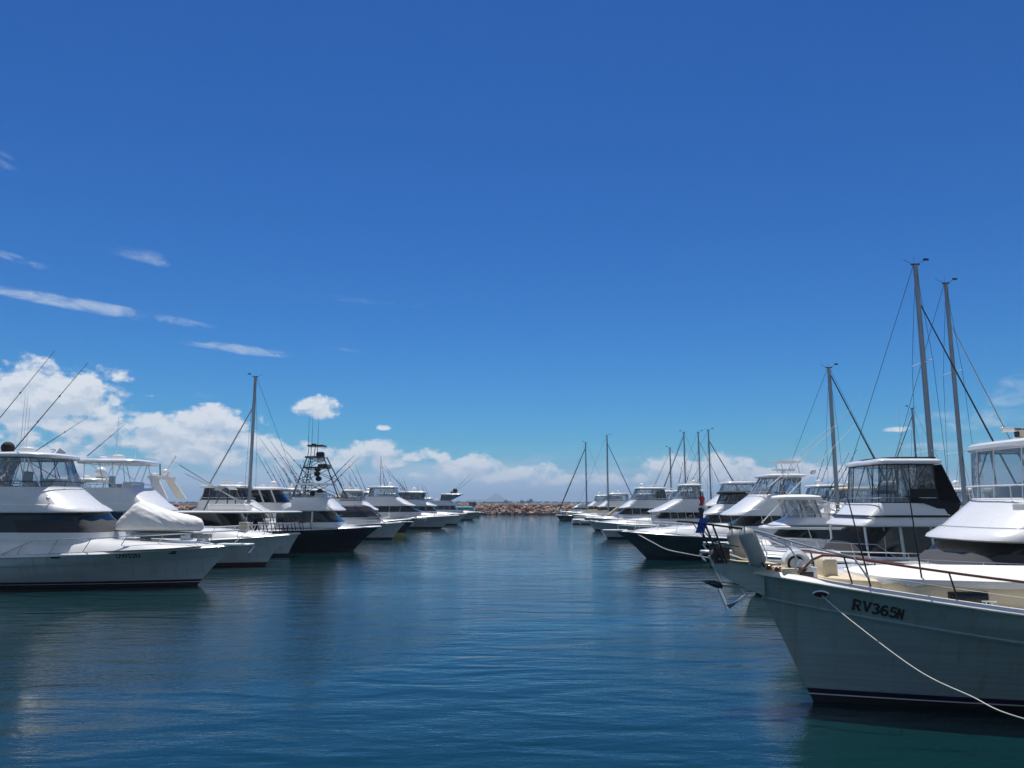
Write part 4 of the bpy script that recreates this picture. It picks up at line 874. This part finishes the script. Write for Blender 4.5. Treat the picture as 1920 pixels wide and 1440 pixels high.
# ================================================================== SAILING YACHTS
def sailer(label, X, Y, ztop, d, r=.11, L=11.5, fore=.93, furl=ROPED, furlr=.05, spr=(.40, .68), back=True, boom=None, dir_y=0, hullm=WH):
    t = boat('sailing_yacht', label, 'sailing yacht', Vector((X + d * L * .46, Y, 0)), -1 if d > 0 else 1, GS); mx = -L * .46
    H = Hull(L, L * .30, 1.35, 1.05, 1.0, stem(.9, 1.35), top=hullm, flare=.66).build(t)
    MB().loft([outline(-L * .78, -L * .22, L * .17, 1.6, 1.0), outline(-L * .78, -L * .26, L * .155, 1.6, 1.5), outline(-L * .77, -L * .34, L * .12, 1.2, 1.6)]).build('coachroof', WH, t)
    m = MB().tube([(mx, 0, 1.1), (mx, 0, ztop * .75), (mx, 0, ztop)], r, 10, r2=r * .8)
    mo = m.build('mast', ALU, t)
    MB().box((mx, 0, ztop + .03), (r * 3.0, .14, .07)).tube([(mx - .05, 0, ztop), (mx - .05, 0, ztop + .45)], .008, 4).tube([(mx + .1, 0, ztop + .05), (mx + .55, 0, ztop + .28)], .012, 4).box((mx + .6, 0, ztop + .31), (.3, .02, .12)).tube([(mx - .15, 0, ztop + .05), (mx - .5, 0, ztop + .22), (mx - .62, 0, ztop + .3)], .012, 4).build('masthead_gear', BSTL, t)
    w_ = MB(); zf = lerp(1.2, ztop, fore); y0 = L * .14
    for sd in (-1, 1):
        pts = [Vector((mx - .1, sd * y0, 1.1))]
        for k, f in enumerate(spr): pts.append(Vector((mx - .06, sd * y0 * (.86 - .22 * k), ztop * f)))
        pts.append(Vector((mx, sd * .05, ztop * .985))); w_.tube(pts, .012, 4); w_.tube([pts[0] + Vector((.25, 0, 0)), Vector((mx, sd * .05, ztop * spr[0]))], .009, 4); w_.tube([pts[0] + Vector((-.35, 0, 0)), Vector((mx, sd * .05, ztop * spr[0]))], .009, 4)
        for k, f in enumerate(spr): T('spreader', [(mx, 0, ztop * f + .03), pts[k + 1]], .028, WPNT, mo, r2=.018)
    if back: w_.tube([(-L + .1, 0, 1.0), (mx - .1, 0, ztop)], .014, 4)
    w_.tube([(mx + .05, 0, ztop), (.55, 0, 1.35)], .012, 4) if fore > .9 else None
    w_.build('standing_rigging', BSTL, t)
    T('furled_headsail', [(.45, 0, 1.6), lerp(Vector((.45, 0, 1.6)), Vector((mx + .08, 0, zf)), .5), (mx + .10, 0, zf)], furlr, furl, t, n=8, r2=furlr * .6)
    b = MB().tube([(mx - .1, 0, 2.2), (-L * .86, 0, 2.3)], .06, 8); b.build('boom', ALU, t)
    cv = []
    for i in range(9): k = i / 8; cv.append([Vector((lerp(mx - .05, -L * .84, k), .17 * math.cos(a) * (1 - .4 * k), 2.42 + .24 * (1 - .5 * k) * math.sin(a) + .02 * math.sin(i * 2.1))) for a in [j * math.pi / 5 for j in range(10)]])
    MB().loft(cv).build('sail_cover', boom or CANBG, t)
    T('gooseneck_cover', [(mx + .05, 0, 1.7), (mx - .02, 0, 3.3)], .2, boom or CANBG, t, n=8, r2=.12)
    bow_rail(t, H, u0=.80, u1=.985, h=.6, every=6); return t
def mast(label, pt, Y, d, **k): q = at(*pt, Y); return sailer(label, q.x, Y, q.z, d, **k)
mast('sailing yacht with the tallest alloy mast in the harbour, rising behind the boxy canopy sedan', (1716, 497), 40, 1, r=.145, boom=CANB, fore=.86, furlr=.055)
mast('sailing yacht with the second tallest mast, leaning beside the tallest one at the right', (1773, 532), 47, 1, r=.14, fore=.84, furlr=.04, furl=CANBG)
mast('sailing yacht with black sail cover and dark furled headsail left of the tall masts', (1554, 690), 60, 1, r=.165, boom=CANB, fore=.96, furlr=.08)
mast('sailing yacht with a short thin mast showing above the sedan canopy', (1710, 766), 92, -1, r=.13, fore=.93, furlr=.08)
mast('sailing yacht with bare mast at the right end of the distant mast cluster', (1328, 807), 112, 1, r=.13, fore=.88, furlr=.10, L=13)
mast('sailing yacht with slim mast second from the right in the distant mast cluster', (1309, 811), 124, 1, r=.13, fore=.9)
mast('sailing yacht with pale mast in the middle of the distant cluster', (1282, 811), 130, -1, r=.13, fore=.95, furlr=.09, furl=ROPED)
mast('sailing yacht with the shortest mast at the left of the distant cluster', (1256, 840), 142, -1, r=.14)
mast('sailing yacht with tall mast standing over the far right cruisers', (1138, 817), 152, 1, r=.16, fore=.9, furlr=.09, L=13)
mast('sailing yacht farthest along the right row with dark thick furled headsail', (1098, 830), 186, -1, r=.17, fore=.92, furlr=.15, L=14, hullm=NAVY)
mast('sailing yacht with rolled beige sail and grey mast standing in the left row', (479, 707), 73, -1, r=.17, fore=.80, furlr=.09, furl=CANG, boom=CANW, L=12)

# ================================================================== LEFT ROW
p = onwater(370, 1097); L1 = boat('flybridge_cruiser', 'large white flybridge cruiser with UW52N on its hull, nearest boat on the left', 'motor yacht', p, -1, GL); o1 = p
H = Hull(15.6, 4.9, 1.98, 1.53, 1.4, stem(1.9, 1.98), top=HULLW, bot=(ANTI, BOOT), zboot=.30, knuckle=.5, thin=WH).build(L1)
X1 = lambda px, Y=40.1: at(px, 900, Y).x - o1.x
P = dict(trunk=(-12, .7, 2.62, 2.02, 4.45), house=(-12, X1(240), X1(210), 2.62, 3.55, 3.5), fly=(-11.6, X1(216), X1(160), 3.56, 4.80, 4.5), top=(-11, X1(145), 6.22, .26, 4.4), enc=CLR, cover=(GRYC, X1(65), .60), railm=BSTL, railh=.26, pipe=CANG, pipes=STEEL, nose=2.0, e=2.5,
         rake=.3, gear=[('rad', 2.35, .2, .42, .38), ('ant', 3.2, 1.2, 3.3), ('ant', 3.0, .9, 2.7), ('ant', 1.75, -1.3, 2.9), ('ant', 1.65, -1.0, 2.4), ('light', .9, 0)],
         rig=[((X1(20, 37.4), -1.9, 6.5), tuple(Vector((X1(147, 37), -2.3, at(147, 680, 37).z)))), ((X1(-70, 41.3), 2.0, 6.2), tuple(Vector((X1(81, 40.5), 1.2, at(81, 658, 40.5).z))))])
motor(L1, H, P)
q = at(14, 832, 37.6); satdome(L1, (q.x - o1.x, -1.6, 6.42), .30, CANB)
hull_text(L1, H, 'UW52N', X1(251, 37.4), at(251, 1043.5, 37.2).z, .28, -1, bold=.008, m=RUB)
for px in (125, 318): q = X1(px, 37.2); MB().box(H.on(q, 1.52 if px < 200 else 1.66, -1, .01), (.42, .03, .13)).build('hull_vent', RUB, L1)
T('hull_groove', [H.on(x, H.sheer((x + 15.6) / 17.2) - .50, -1, .008) for x in [-15 + i * .5 for i in range(33)]], .012, CANG, L1, n=4)
bow_rail(L1, H, h=.72, u0=.42, lean=.42, every=4, inset=.18, r=.024); pulpit_platform(L1, H, .8)
cq = (X1(80, 36.6), -1.98, 4.02); MB().tube([cq, (cq[0], cq[1] - .12, cq[2] + .18)], .035, 6).ball((cq[0], cq[1] - .12, cq[2] + .22), .09, 8).build('side_light', STEEL, L1)
for x in (-1.0, -7): cleat(L1, H.P((x + 15.6) / 17.5, 1, -1, -.25))
# covered tender lying on the foredeck cradle
bx = at(219, 980, 39.3).x; zb = 2.66; t = thing('tender', 'tender under a rumpled off-white canvas cover lying on the foredeck of the nearest left cruiser', 'dinghy', (bx, o1.y, zb))
prof = [(0, .22, .10), (.05, .42, .45), (.13, .84, .66), (.22, 1.26, .78), (.28, 1.36, .84), (.38, 1.20, .92), (.55, .96, .96), (.72, .76, .94), (.86, .60, .84), (.95, .46, .58), (1.0, .28, .12)]
rr = []; LN = 4.35
for i in range(73):
    k = i / 72; h_ = interp([(a, b) for a, b, c in prof], k); hw = interp([(a, c) for a, b, c in prof], k); base = .12 + .10 * k * k * 0
    ring = []
    for j in range(45):
        a = math.pi * j / 44; c, s_ = math.cos(a), math.sin(a); e = .85 if abs(c) > .7 else 1
        y = hw * math.copysign(abs(c) ** .62, c); zz = base + max(.02, (h_ - .02)) * s_ ** .8 * (1 - .16 * abs(c) ** .8 * (h_ > .7))
        fd = noise.noise(Vector((k * 7 + zz * 3.2, y * 1.6, 3))); wr = .018 * noise.noise(Vector((k * 4, y * 2, 9))) + .05 * (.35 - abs(fd)) * (1 - abs(math.sin(a)) * .35) + .018 * (.3 - abs(noise.noise(Vector((k * 15 + zz * 7, y * 3, 5)))))
        ring.append(Vector((k * LN, y * (1 + wr), zz + wr * 1.6)))
    ring += [Vector((k * LN, -hw * .92, base - .08)), Vector((k * LN, hw * .92, base - .08))]; rr.append(ring)
MB().loft(rr).build('canvas_cover', CANW, t, 80)
MB().loft([[Vector((k * LN * .96 + .1, interp([(a, c) for a, b, c in prof], k) * math.cos(a2) * .93, .08 + .15 * math.sin(a2) * (1 if math.sin(a2) > 0 else .9) + .12 * max(0, k - .7))) for a2 in [j * math.pi / 6 for j in range(12)]] for k in [i / 12 for i in range(13)]]).build('hull_tube', FEND, t)
MB().box((-1.9 + .0, 0, 2.52), (2.6, 1.3, .12)).box((-1.2, 0, 2.40), (3.4, .5, .22)).build('tender_cradle', CANG, L1)
MB().box((-.55, -.3, 2.36), (.5, .4, .3)).box((.1, .1, 2.25), (.4, .5, .25)).build('windlass', STEEL, L1)
# L2
p = onwater(497, 1060); L2 = boat('flybridge_cruiser', 'white open flybridge cruiser with short leaning outriggers, second in the left row', 'motor yacht', p, -1, GL); o2 = p
X2 = lambda px, Y=53.2: at(px, 900, Y).x - o2.x
H = Hull(15, 4.7, 2.0, 1.55, 1.3, stem(1.5, 2.0), bot=(REDB, REDB), zboot=.22).build(L2)
P = dict(trunk=(-8, .4, 2.7, 2.1, 3.2), house=(-12, X2(352), X2(332), 2.5, 3.45, 3.9), fly=(-11.6, X2(345), X2(300), 3.5, 5.0, 4.3), top=(-11.8, X2(302), 6.55, .3, 4.2), enc=None, pipes=STEEL,
         gear=[('rad', 2.1, -.3, .42, .34), ('rad', 3.4, .3), ('ant', 3.0, 1.2, 3.0), ('ant', 1.7, -1.4, 2.7), ('ant', 1.1, 0, 1.1)],
         rig=[((X2(102), -1.6, 7.0), tuple(Vector((X2(160, 50), -1.9, at(160, 783, 50).z)))), ((X2(166), 1.2, 7.2), tuple(Vector((X2(218, 52), 1.0, at(218, 794, 52).z))))])
motor(L2, H, P); bow_rail(L2, H, h=.75, lean=.35); q = (X2(158), -1.6, 6.75)
MB().box((q[0], q[1], 7.05), (.5, .12, .9), ry=R(35)).build('outrigger_base', WH, L2)
MB().box((-1.3, -.6, 2.55), (.55, .5, .5)).build('bait_locker', CANBG, L2)
# L3 day-charter boat with white roof on slanted struts
p = onwater(538, 1043); L3 = boat('charter_boat', 'white charter boat with dark windows and flat roof on black slanted struts', 'motor boat', p, -1, GL); o3 = p
X3 = lambda px, Y=60.3: at(px, 900, Y).x - o3.x
H = Hull(13, 4.6, 1.75, 1.5, 1.3, stem(.9, 1.75), bot=(BOOT, BOOT)).build(L3)
MB().loft([outline(-11, X3(470), 3.8, 1.2, 1.4), outline(-11, X3(468), 3.8, 1.2, 2.35)]).build('cabin_side', WH, L3)
MB().loft([outline(-10.9, X3(467), 3.76, 1.2, 2.35), outline(-10.9, X3(452), 3.6, 1.2, 3.28)]).build('cabin_windows', DGL, L3)
MB().loft([outline(-11.4, X3(565), 3.9, 1.6, 3.28), outline(-11.4, X3(567), 4.0, 1.6, 3.36), outline(-11.3, X3(560), 3.6, 1.6, 3.44)]).build('roof', WH, L3)
for i in range(7):
    x = X3(480) + i * .62
    for sd in (-1, 1): T('roof_strut', [(x + .35, sd * 1.5, 1.75 + .04 * i), (x, sd * 1.75, 3.3)], .035, BSTL, L3, n=5); bow_rail(L3, H, h=.8, m=BSTL, mid=True); MB().ball((X3(490), -.9, 2.4), .42, 12, sc=(.45, .4, 1.1)).build('spare_wheel_cover', CANB, L3)
MB().box((-4.6, .2, 3.72), (3.0, 1.6, .5), bev=.12).build('roof_locker', CANW, L3); T('boom_pole', [(X3(330), .4, 7.0), (X3(470), .2, 3.6)], .04, ALU, L3); T('boom_pole', [(X3(345), .1, 6.3), (X3(505), .1, 3.2)], .03, ALU, L3)
# L4 navy game boat with tuna tower
p = onwater(662, 1033); L4 = boat('game_fishing_boat', 'navy hulled game fishing boat with a tall tuna tower and long outriggers', 'motor yacht', p, -1, GL); o4_ = p
X4 = lambda px, Y=66.5: at(px, 900, Y).x - o4_.x
Z4 = lambda py, Y=66.5: at(600, py, Y).z
H = Hull(15.5, 5.0, 2.1, 1.75, 1.3, stem(2.3, 2.1), top=NAVY, bot=(ANTI, ANTI), full=2.7).build(L4)
P = dict(trunk=(-7, .5, 2.5, 2.1, 3.2), house=(-10, X4(640), X4(624), 2.5, 3.35, 4.0), fly=(X4(556), X4(645), X4(622), 3.38, 4.5, 4.3), mat=WH, tuck=.4,
         railm=BSTL, mullions=[(X4(596), 0, .08)], win=TINT)
P['house'] = (-6.2, X4(643), X4(622), 2.45, 3.35, 4.1); motor(L4, H, P)
tw_ = MB(); bx0, bx1, tx0, tx1 = X4(556), X4(642), X4(575), X4(605)
lv = [4.45, Z4(908), Z4(877), Z4(857)]
def leg(k, sx_, sy_): return Vector((lerp(bx0, tx0, k) if sx_ < 0 else lerp(bx1, tx1, k), sy_ * lerp(1.75, .62, k), lerp(4.4, lv[3] + .05, k)))
for sx_ in (-1, 1):
    for sy_ in (-1, 1): tw_.tube([leg(0, sx_, sy_), leg(.5, sx_, sy_), leg(1, sx_, sy_)], .05, 6)
for sy_ in (-1, 1):
    for a_, b_ in ((0, .45), (.45, .75), (.75, 1)):
        tw_.tube([leg(a_, -1, sy_), leg(b_, 1, sy_)], .025, 5); tw_.tube([leg(a_, 1, sy_), leg(b_, -1, sy_)], .025, 5)
for k in [i / 16 for i in range(17)]: tw_.tube([lerp(leg(k, -1, -1), leg(k, 1, -1), .15), lerp(leg(k, -1, -1), leg(k, 1, -1), .34)], .022, 5)
for f in (.15, .34): tw_.tube([lerp(leg(0, -1, -1), leg(0, 1, -1), f), lerp(leg(1, -1, -1), leg(1, 1, -1), f)], .025, 5)
for x_, y_ in ((tx0, -.5), (tx0, .5), (lerp(tx0, tx1, .4), -.5), (lerp(tx0, tx1, .4), .5)): tw_.tube([(x_, y_, lv[3]), (x_ + .05, y_ * .8, Z4(836))], .03, 5)
tw_.build('tower_frame', BSTL, L4)
for (a_, b_, py, w_, nm, m_) in ((562, 620, 908, 3.4, 'tower_roof', WH), (570, 608, 877, 2.0, 'tower_platform', BSTL), (571, 601, 857, 1.5, 'tower_platform', BSTL), (574, 604, 835.5, 1.3, 'tower_canopy', BSTL)):
    z_ = Z4(py); MB().box((X4((a_ + b_) / 2), 0, z_), ((b_ - a_) / 21.6, w_, .14)).build(nm, m_, L4)
MB().box((X4(596), 0, Z4(853)), (.62, .7, .55), bev=.1).build('tower_seat', CANB, L4); MB().box((X4(597), 0, Z4(861)), (.5, .6, .35)).build('seat_base', WH, L4)
MB().ball((X4(583), 0, Z4(832)), .16, 10, sc=(1.4, 1, .5)).build('tower_light', BSTL, L4); MB().box((X4(604), 0, Z4(874)), (.8, 1.4, .35)).build('tower_console', BSTL, L4)
for px_, py_ in ((588, 888), (595, 880), (592, 897), (586, 925), (600, 921)): MB().ball((X4(px_), random.uniform(-.6, .6), Z4(py_)), .28, 8, sc=(1, .8, .8)).build('gear_bag', CANB, L4)
for px_, t_ in ((574, 782), (580, 779), (589, 781)): antenna(L4, (X4(px_), random.uniform(-.4, .4), Z4(836)), at(px_, t_, 66.5).z - Z4(836), r=.022, m=BSTL)
for a_, b_, ya, yb in (((560, 922), (488, 823), -1.9, -2.4), ((566, 911), (507, 827), 1.8, 2.2), ((585, 900), (531, 841), 1.2, 1.8), ((619, 899), (665, 853), -1.5, -2.4), ((623, 907), (673, 858), 1.6, 2.2)):
    qa, qb = at(*a_, 67 + ya), at(*b_, 67 + yb); outrigger(L4, (qa.x - o4_.x, ya, qa.z), (qb.x - o4_.x, yb, qb.z), r=.035)
bow_rail(L4, H, h=.22, u0=.5, m=STEEL)
# L5
p = onwater(735, 1011); L5 = boat('sport_cruiser', 'white sport cruiser with black framed clear hood over the cockpit beyond the navy game boat', 'motor boat', p, -1, GL); o5_ = p
X5 = lambda px, Y=88.5: at(px, 900, Y).x - o5_.x
H = Hull(13.5, 4.5, 1.95, 1.6, 1.3, stem(1.6, 1.95), bot=(BOOT, BOOT)).build(L5)
MB().loft([outline(-8.5, -.6, 3.2, 3.5, 1.7), outline(-8.5, -1.6, 3.0, 3.0, 2.45), outline(-8.5, -2.6, 2.4, 2.4, 2.62)]).build('cabin_trunk', WH, L5)
hs0 = [outline(-6.8, X5(717), 3.0, 1.4, 2.5), outline(-6.6, X5(706), 2.8, 1.3, 3.1), outline(-6.3, X5(694), 2.4, 1.2, 3.6), outline(-6, X5(684), 1.8, 1.0, 3.78)]
MB().loft(hs0, [0, 0, 1], cap0=False).build('hood', [SMK, CANB], L5); fr = MB()
for k in (3, 7, 12, 16, 20, 24, 28): fr.tube([r_[min(k, len(r_) - 1)] for r_ in hs0], .05, 5)
for r_ in hs0[:3]: fr.tube(r_, .04, 5, closed=True)
fr.build('hood_frame', CANB, L5); bow_rail(L5, H, h=.7, mid=True, r=.025); pulpit_platform(L5, H, .8)
MB().box((-1.2, .3, 2.6), (1.6, 1.0, .3), ry=R(-12)).build('foredeck_cushion', SEAT, L5)
# L6 navy with yellow stripe
p = onwater(757, 1004); L6 = boat('motor_cruiser', 'dark hulled motor cruiser with yellow waterline stripe showing just past the hooded sport cruiser', 'motor yacht', p, -1, GL)
H = Hull(13, 4.3, 2.15, 1.6, 1.3, stem(1.5, 2.15), top=NAVY, bot=(YEL, YEL), zboot=.30).build(L6); motor(L6, H, std(.85, .9, gear=G2, top=(-8, -5.1, 5.5, .22, 3.2))); bow_rail(L6, H, h=.7); pulpit_platform(L6, H, 1.3)
# L7
p = onwater(826, 991); L7 = boat('flybridge_cruiser', 'big white flybridge cruiser with long black window band midway along the left row', 'motor yacht', p, -1, GL); o7_ = p
X7 = lambda px, Y=125.0: at(px, 900, Y).x - o7_.x
H = Hull(18, 5.4, 2.15, 1.7, 1.4, stem(3.0, 2.15), bot=(ANTI, ANTI), zboot=.3).build(L7)
motor(L7, H, dict(trunk=(-8, .5, 2.8, 2.3, 3.8), house=(-13.5, X7(792), X7(768), 2.65, 3.55, 4.6), fly=(-13, X7(778), X7(747), 3.6, 5.1, 4.9), top=(X7(692), X7(746), 6.45, .3, 4.5), enc=CLR, pipe=CANG, mat=WH,
     gear=[('dome', 1.5, .4, .36), ('rad', 2.8, 0), ('ant', 3.3, 1.2, 3.4)], rigr=.045, rig=[((-9.5, 2.2, 6.5), (X7(703), 3.4, 12.0)), ((-9.5, -2.2, 6.5), (X7(712), -1.0, 11.6))])); bow_rail(L7, H, h=.7)
p = onwater(857, 984); L8 = boat('flybridge_cruiser', 'white flybridge cruiser with dark underside canopy just beyond the long black banded cruiser', 'motor yacht', p, -1, GL); o8_ = p
X8 = lambda px, Y=147.0: at(px, 900, Y).x - o8_.x
H = Hull(16, 5, 2.15, 1.7, 1.4, stem(1.9, 2.15)).build(L8)
motor(L8, H, dict(trunk=(-7, .5, 2.6, 2.2, 3.5), house=(-12.5, -3.6, -4.6, 2.6, 3.4, 4.3), fly=(-12, -3.8, X8(795), 3.5, 4.7, 4.6), top=(X8(745), X8(801), 5.95, .3, 4.4), enc=SMK, pipe=CANG, gear=[('dome', 2.6, 0, .4), ('rad', 1.4, .5)], rigr=.045, rig=[((-9, 2.2, 5.5), (-15.5, 3.2, 11.5)), ((-9, -2.2, 5.5), (-13.5, -4, 11.2))])); bow_rail(L8, H)
p = onwater(885, 975); L9 = boat('game_fishing_boat', 'white game boat with black covered radar on its hardtop near the left row end', 'motor yacht', p, -1, GL); o9_ = p
X9 = lambda px, Y=182.0: at(px, 900, Y).x - o9_.x
H = Hull(15, 4.8, 2.0, 1.6, 1.4, stem(1.9, 2.0), top=HULLG).build(L9)
motor(L9, H, dict(trunk=(-6, .5, 2.5, 2.1, 3.2), house=(-11, -3.5, -4.4, 2.5, 3.4, 4.0), fly=(-10.5, -3.7, -5.2, 3.45, 4.7, 4.3), top=(X9(820), X9(865), 6.1, .25, 4.2), enc=SMK, rigr=.05, rig=[((-6.5, 2, 5), (X9(886), 3, 10.8)), ((-6.5, -2, 4.8), (X9(880), -2.5, 11.2))]))
satdome(L9, (X9(848), 0, 6.5), .62, CANB); satdome(L9, (X9(841), .3, 6.4), .3, CANB); bow_rail(L9, H)
p = onwater(899, 970); L10 = boat('cabin_boat', 'small dark hulled cabin boat with teal canopy, last in the left row', 'motor boat', p, -1, GL); oA = p
H = Hull(9, 3.4, 1.5, 1.2, 1.0, stem(1.0, 1.5), top=HULLG, bot=(YEL, BOOT), zboot=.25).build(L10)
MB().loft([outline(-6.5, -1.0, 2.6, 1.6, 1.2), outline(-6.5, -1.5, 2.4, 1.4, 1.9)]).build('cabin', WH, L10); MB().loft([outline(-6.8, -1.6, 2.8, 1.4, 2.3), outline(-6.8, -1.8, 2.7, 1.3, 2.9), outline(-6.5, -2.3, 2.0, 1, 3.15)]).build('canopy', TEALC, L10)
MB().loft([outline(-6.4, -1.6, 2.3, 1.4, 1.9), outline(-6.4, -1.8, 2.3, 1.4, 2.3)]).build('windscreen', DGL, L10); pulpit_platform(L10, H, 1.0); bow_rail(L10, H, h=.5)
# fillers that show between and behind
CY = fill('motor_yacht', 'cream motor yacht with beige raked radar arch behind the open flybridge cruiser', -27.5, 64, -1, .95, GL, mat=WH2, gear=[('dome', .8, 0, .5), ('rad', 2, 0)], enc=None)
cx = at(318, 900, 64).x + 27.5; cz = at(318, 898, 64).z
for sd in (-1, 1): MB().loft([[Vector((cx + a, sd * y_, z_)) for a in (-.1, .75)] + [Vector((cx + a, sd * (y_ - .18), z_)) for a in (.75, -.1)] for cx_, y_, z_ in ((0, 1.9, 4.4),)] + [[Vector((cx - .9 + a, sd * 1.5, cz)) for a in (-.1, .6)] + [Vector((cx - .9 + a, sd * 1.32, cz)) for a in (.6, -.1)]]).build('radar_arch', WH2, CY)
MB().box((cx - .65, 0, cz + .1), (.9, 3.2, .22)).build('arch_beam', WH2, CY); satdome(CY, (cx - .6, .5, cz + .2), .34); T('arch_post', [(cx - .4, -.3, cz + .1), (cx + .7, -.6, cz + 1.9)], .07, WPNT, CY); radome(CY, (cx - .9, -.8, cz + .2))
T('arch_post', [(cx - 1.2, .9, cz + .1), (cx - 1.3, .9, cz + 1.3)], .05, BSTL, CY)
e5 = at(503, 905, 80); LX = boat('hardtop_cruiser', 'white hardtop express cruiser with raked dark windscreen right of the grey mast', 'motor yacht', Vector((-19.3, 80, 0)), -1, GL)
H = Hull(13.5, 4.5, 2.2, 1.8, 1.5, stem(1.5, 2.2)).build(LX); xx = lambda px: at(px, 900, 79).x + 19.3
MB().loft([outline(-9, -2.6, 3.8, 2, 1.9), outline(-9, xx(552), 3.7, 2, 3.2), outline(-9, xx(540), 3.6, 2, 4.1)]).build('deckhouse', WH, LX)
MB().loft([outline(-9.2, xx(540), 3.62, 1.6, 4.1), outline(-9.1, xx(522), 3.3, 1.5, 5.35)]).build('windscreen', DGL, LX)
MB().loft([outline(-9.6, xx(530), 3.6, 1.6, 5.35), outline(-9.6, xx(534), 3.7, 1.6, 5.5), outline(-9.3, xx(520), 3.2, 1.4, 5.68)]).build('hardtop', WH, LX)
mu = MB()
for x_ in (xx(470), xx(492), xx(514)):
    for sd in (-1, 1): mu.tube([(x_ + .5, sd * 1.82, 4.1), (x_ - .1, sd * 1.68, 5.4)], .09, 4)
mu.build('window_pillar', WH, LX); satdome(LX, (xx(505), .4, 5.6), .38); radome(LX, (xx(490), -.4, 5.65)); bow_rail(LX, H)
BV = boat('cabin_cruiser', 'cabin cruiser with small grey bimini arch standing left of the grey mast', 'motor boat', Vector((-24.2, 69.2, 0)), -1, GL)
H = Hull(9, 3.0, 1.9, 1.6, 1.3, stem(1.0, 1.9)).build(BV); MB().loft([outline(-7, -.5, 2.6, 2.4, 1.7), outline(-7, -1.4, 2.4, 2, 2.9), outline(-7, -2.4, 1.9, 1.4, 3.2)]).build('cabin', WH2, BV)
bq = at(415, 930, 69).x + 24.2; fr = MB()
for sd in (-1, 1):
    fr.tube([(bq - 1.3, sd, 3.1), (bq - .3, sd, 5.4)], .05, 5); fr.tube([(bq + .9, sd, 3.1), (bq + .8, sd, 5.4)], .05, 5)
fr.build('bimini_frame', BSTL, BV); MB().loft([[Vector((bq - .5, y, 5.15)), Vector((bq - .2, y, 5.45)), Vector((bq + .7, y, 5.5)), Vector((bq + 1.0, y, 5.2)), Vector((bq + .7, y, 5.42)), Vector((bq - .2, y, 5.38))] for y in (-1.1, 1.1)]).build('bimini', CANG, BV)
S9 = [(-19.5, 74, .9, 'white cruiser with smoked side curtains tucked behind the navy game boat', 0), (-20.5, 96, .92, 'white game boat with crossed outriggers behind the hooded sport cruiser', 4), (-22, 104, .85, 'white flybridge cruiser with tall whip aerials in the outrigger thicket', 3),
      (-21, 112, .95, 'white game boat with its outriggers spread in the middle of the left row', 5), (-19, 119, .8, 'small white flybridge boat tucked before the big black banded cruiser', 3), (-18, 134, .95, 'white game boat with steep outriggers beyond the big black banded cruiser', 4),
      (-17, 158, .95, 'white cruiser beyond the dark canopied flybridge cruiser', 3.5), (-16, 168, .85, 'white cruiser just before the game boat with the black radar', 3), (-15, 200, .85, 'white cruiser beyond the game boat with the black radar', 3), (-15, 212, .7, 'small white cruiser before the teal canopied cabin boat', 0)]
for i, (x, y, s_, lab, rg) in enumerate(S9): fill(['game_fishing_boat', 'flybridge_cruiser'][i % 2], lab, x, y, -1, s_, GL, rig=rg, gear=G1 if i % 2 else G2, **[dict(enc=SMK), dict(mat=WH2, cover=(GRYC, -99, .8)), dict(), dict(cover=(CANB, -99, .9)), dict(topm=CANBG, pipe=CANB)][i % 5])
for sgn, x, lab in ((-1, -31.5, 'long grey walkway pontoon behind the sterns of the left row'), (1, 25.2, 'long grey walkway pontoon behind the sterns of the right row')):
    pass

# ================================================================== HAZE
hz = MB(); 
x0, x1, y0, y1, z0, z1 = -14000, 14000, -200, 12000, -3, 160
k = hz.pts([(x, y, z) for z in (z0, z1) for y in (y0, y1) for x in (x0, x1)])
for f in ((0, 2, 3, 1), (4, 5, 7, 6), (0, 1, 5, 4), (2, 6, 7, 3), (0, 4, 6, 2), (1, 3, 7, 5)): hz.face([k + i for i in f])
hm = bpy.data.materials.new('sea_haze'); hm.use_nodes = True; t = hm.node_tree; t.nodes.clear(); o = t.nodes.new('ShaderNodeOutputMaterial'); v = t.nodes.new('ShaderNodeVolumePrincipled')
v.inputs['Color'].default_value = (.54, .73, .95, 1); v.inputs['Density'].default_value = .00022; v.inputs['Anisotropy'].default_value = .2; t.links.new(v.outputs[0], o.inputs['Volume'])
hm.cycles.homogeneous_volume = True
ho = hz.build('haze', hm, kind='stuff'); ho['label'] = 'thin blue sea haze over the harbour and far shore'; ho['category'] = 'haze'
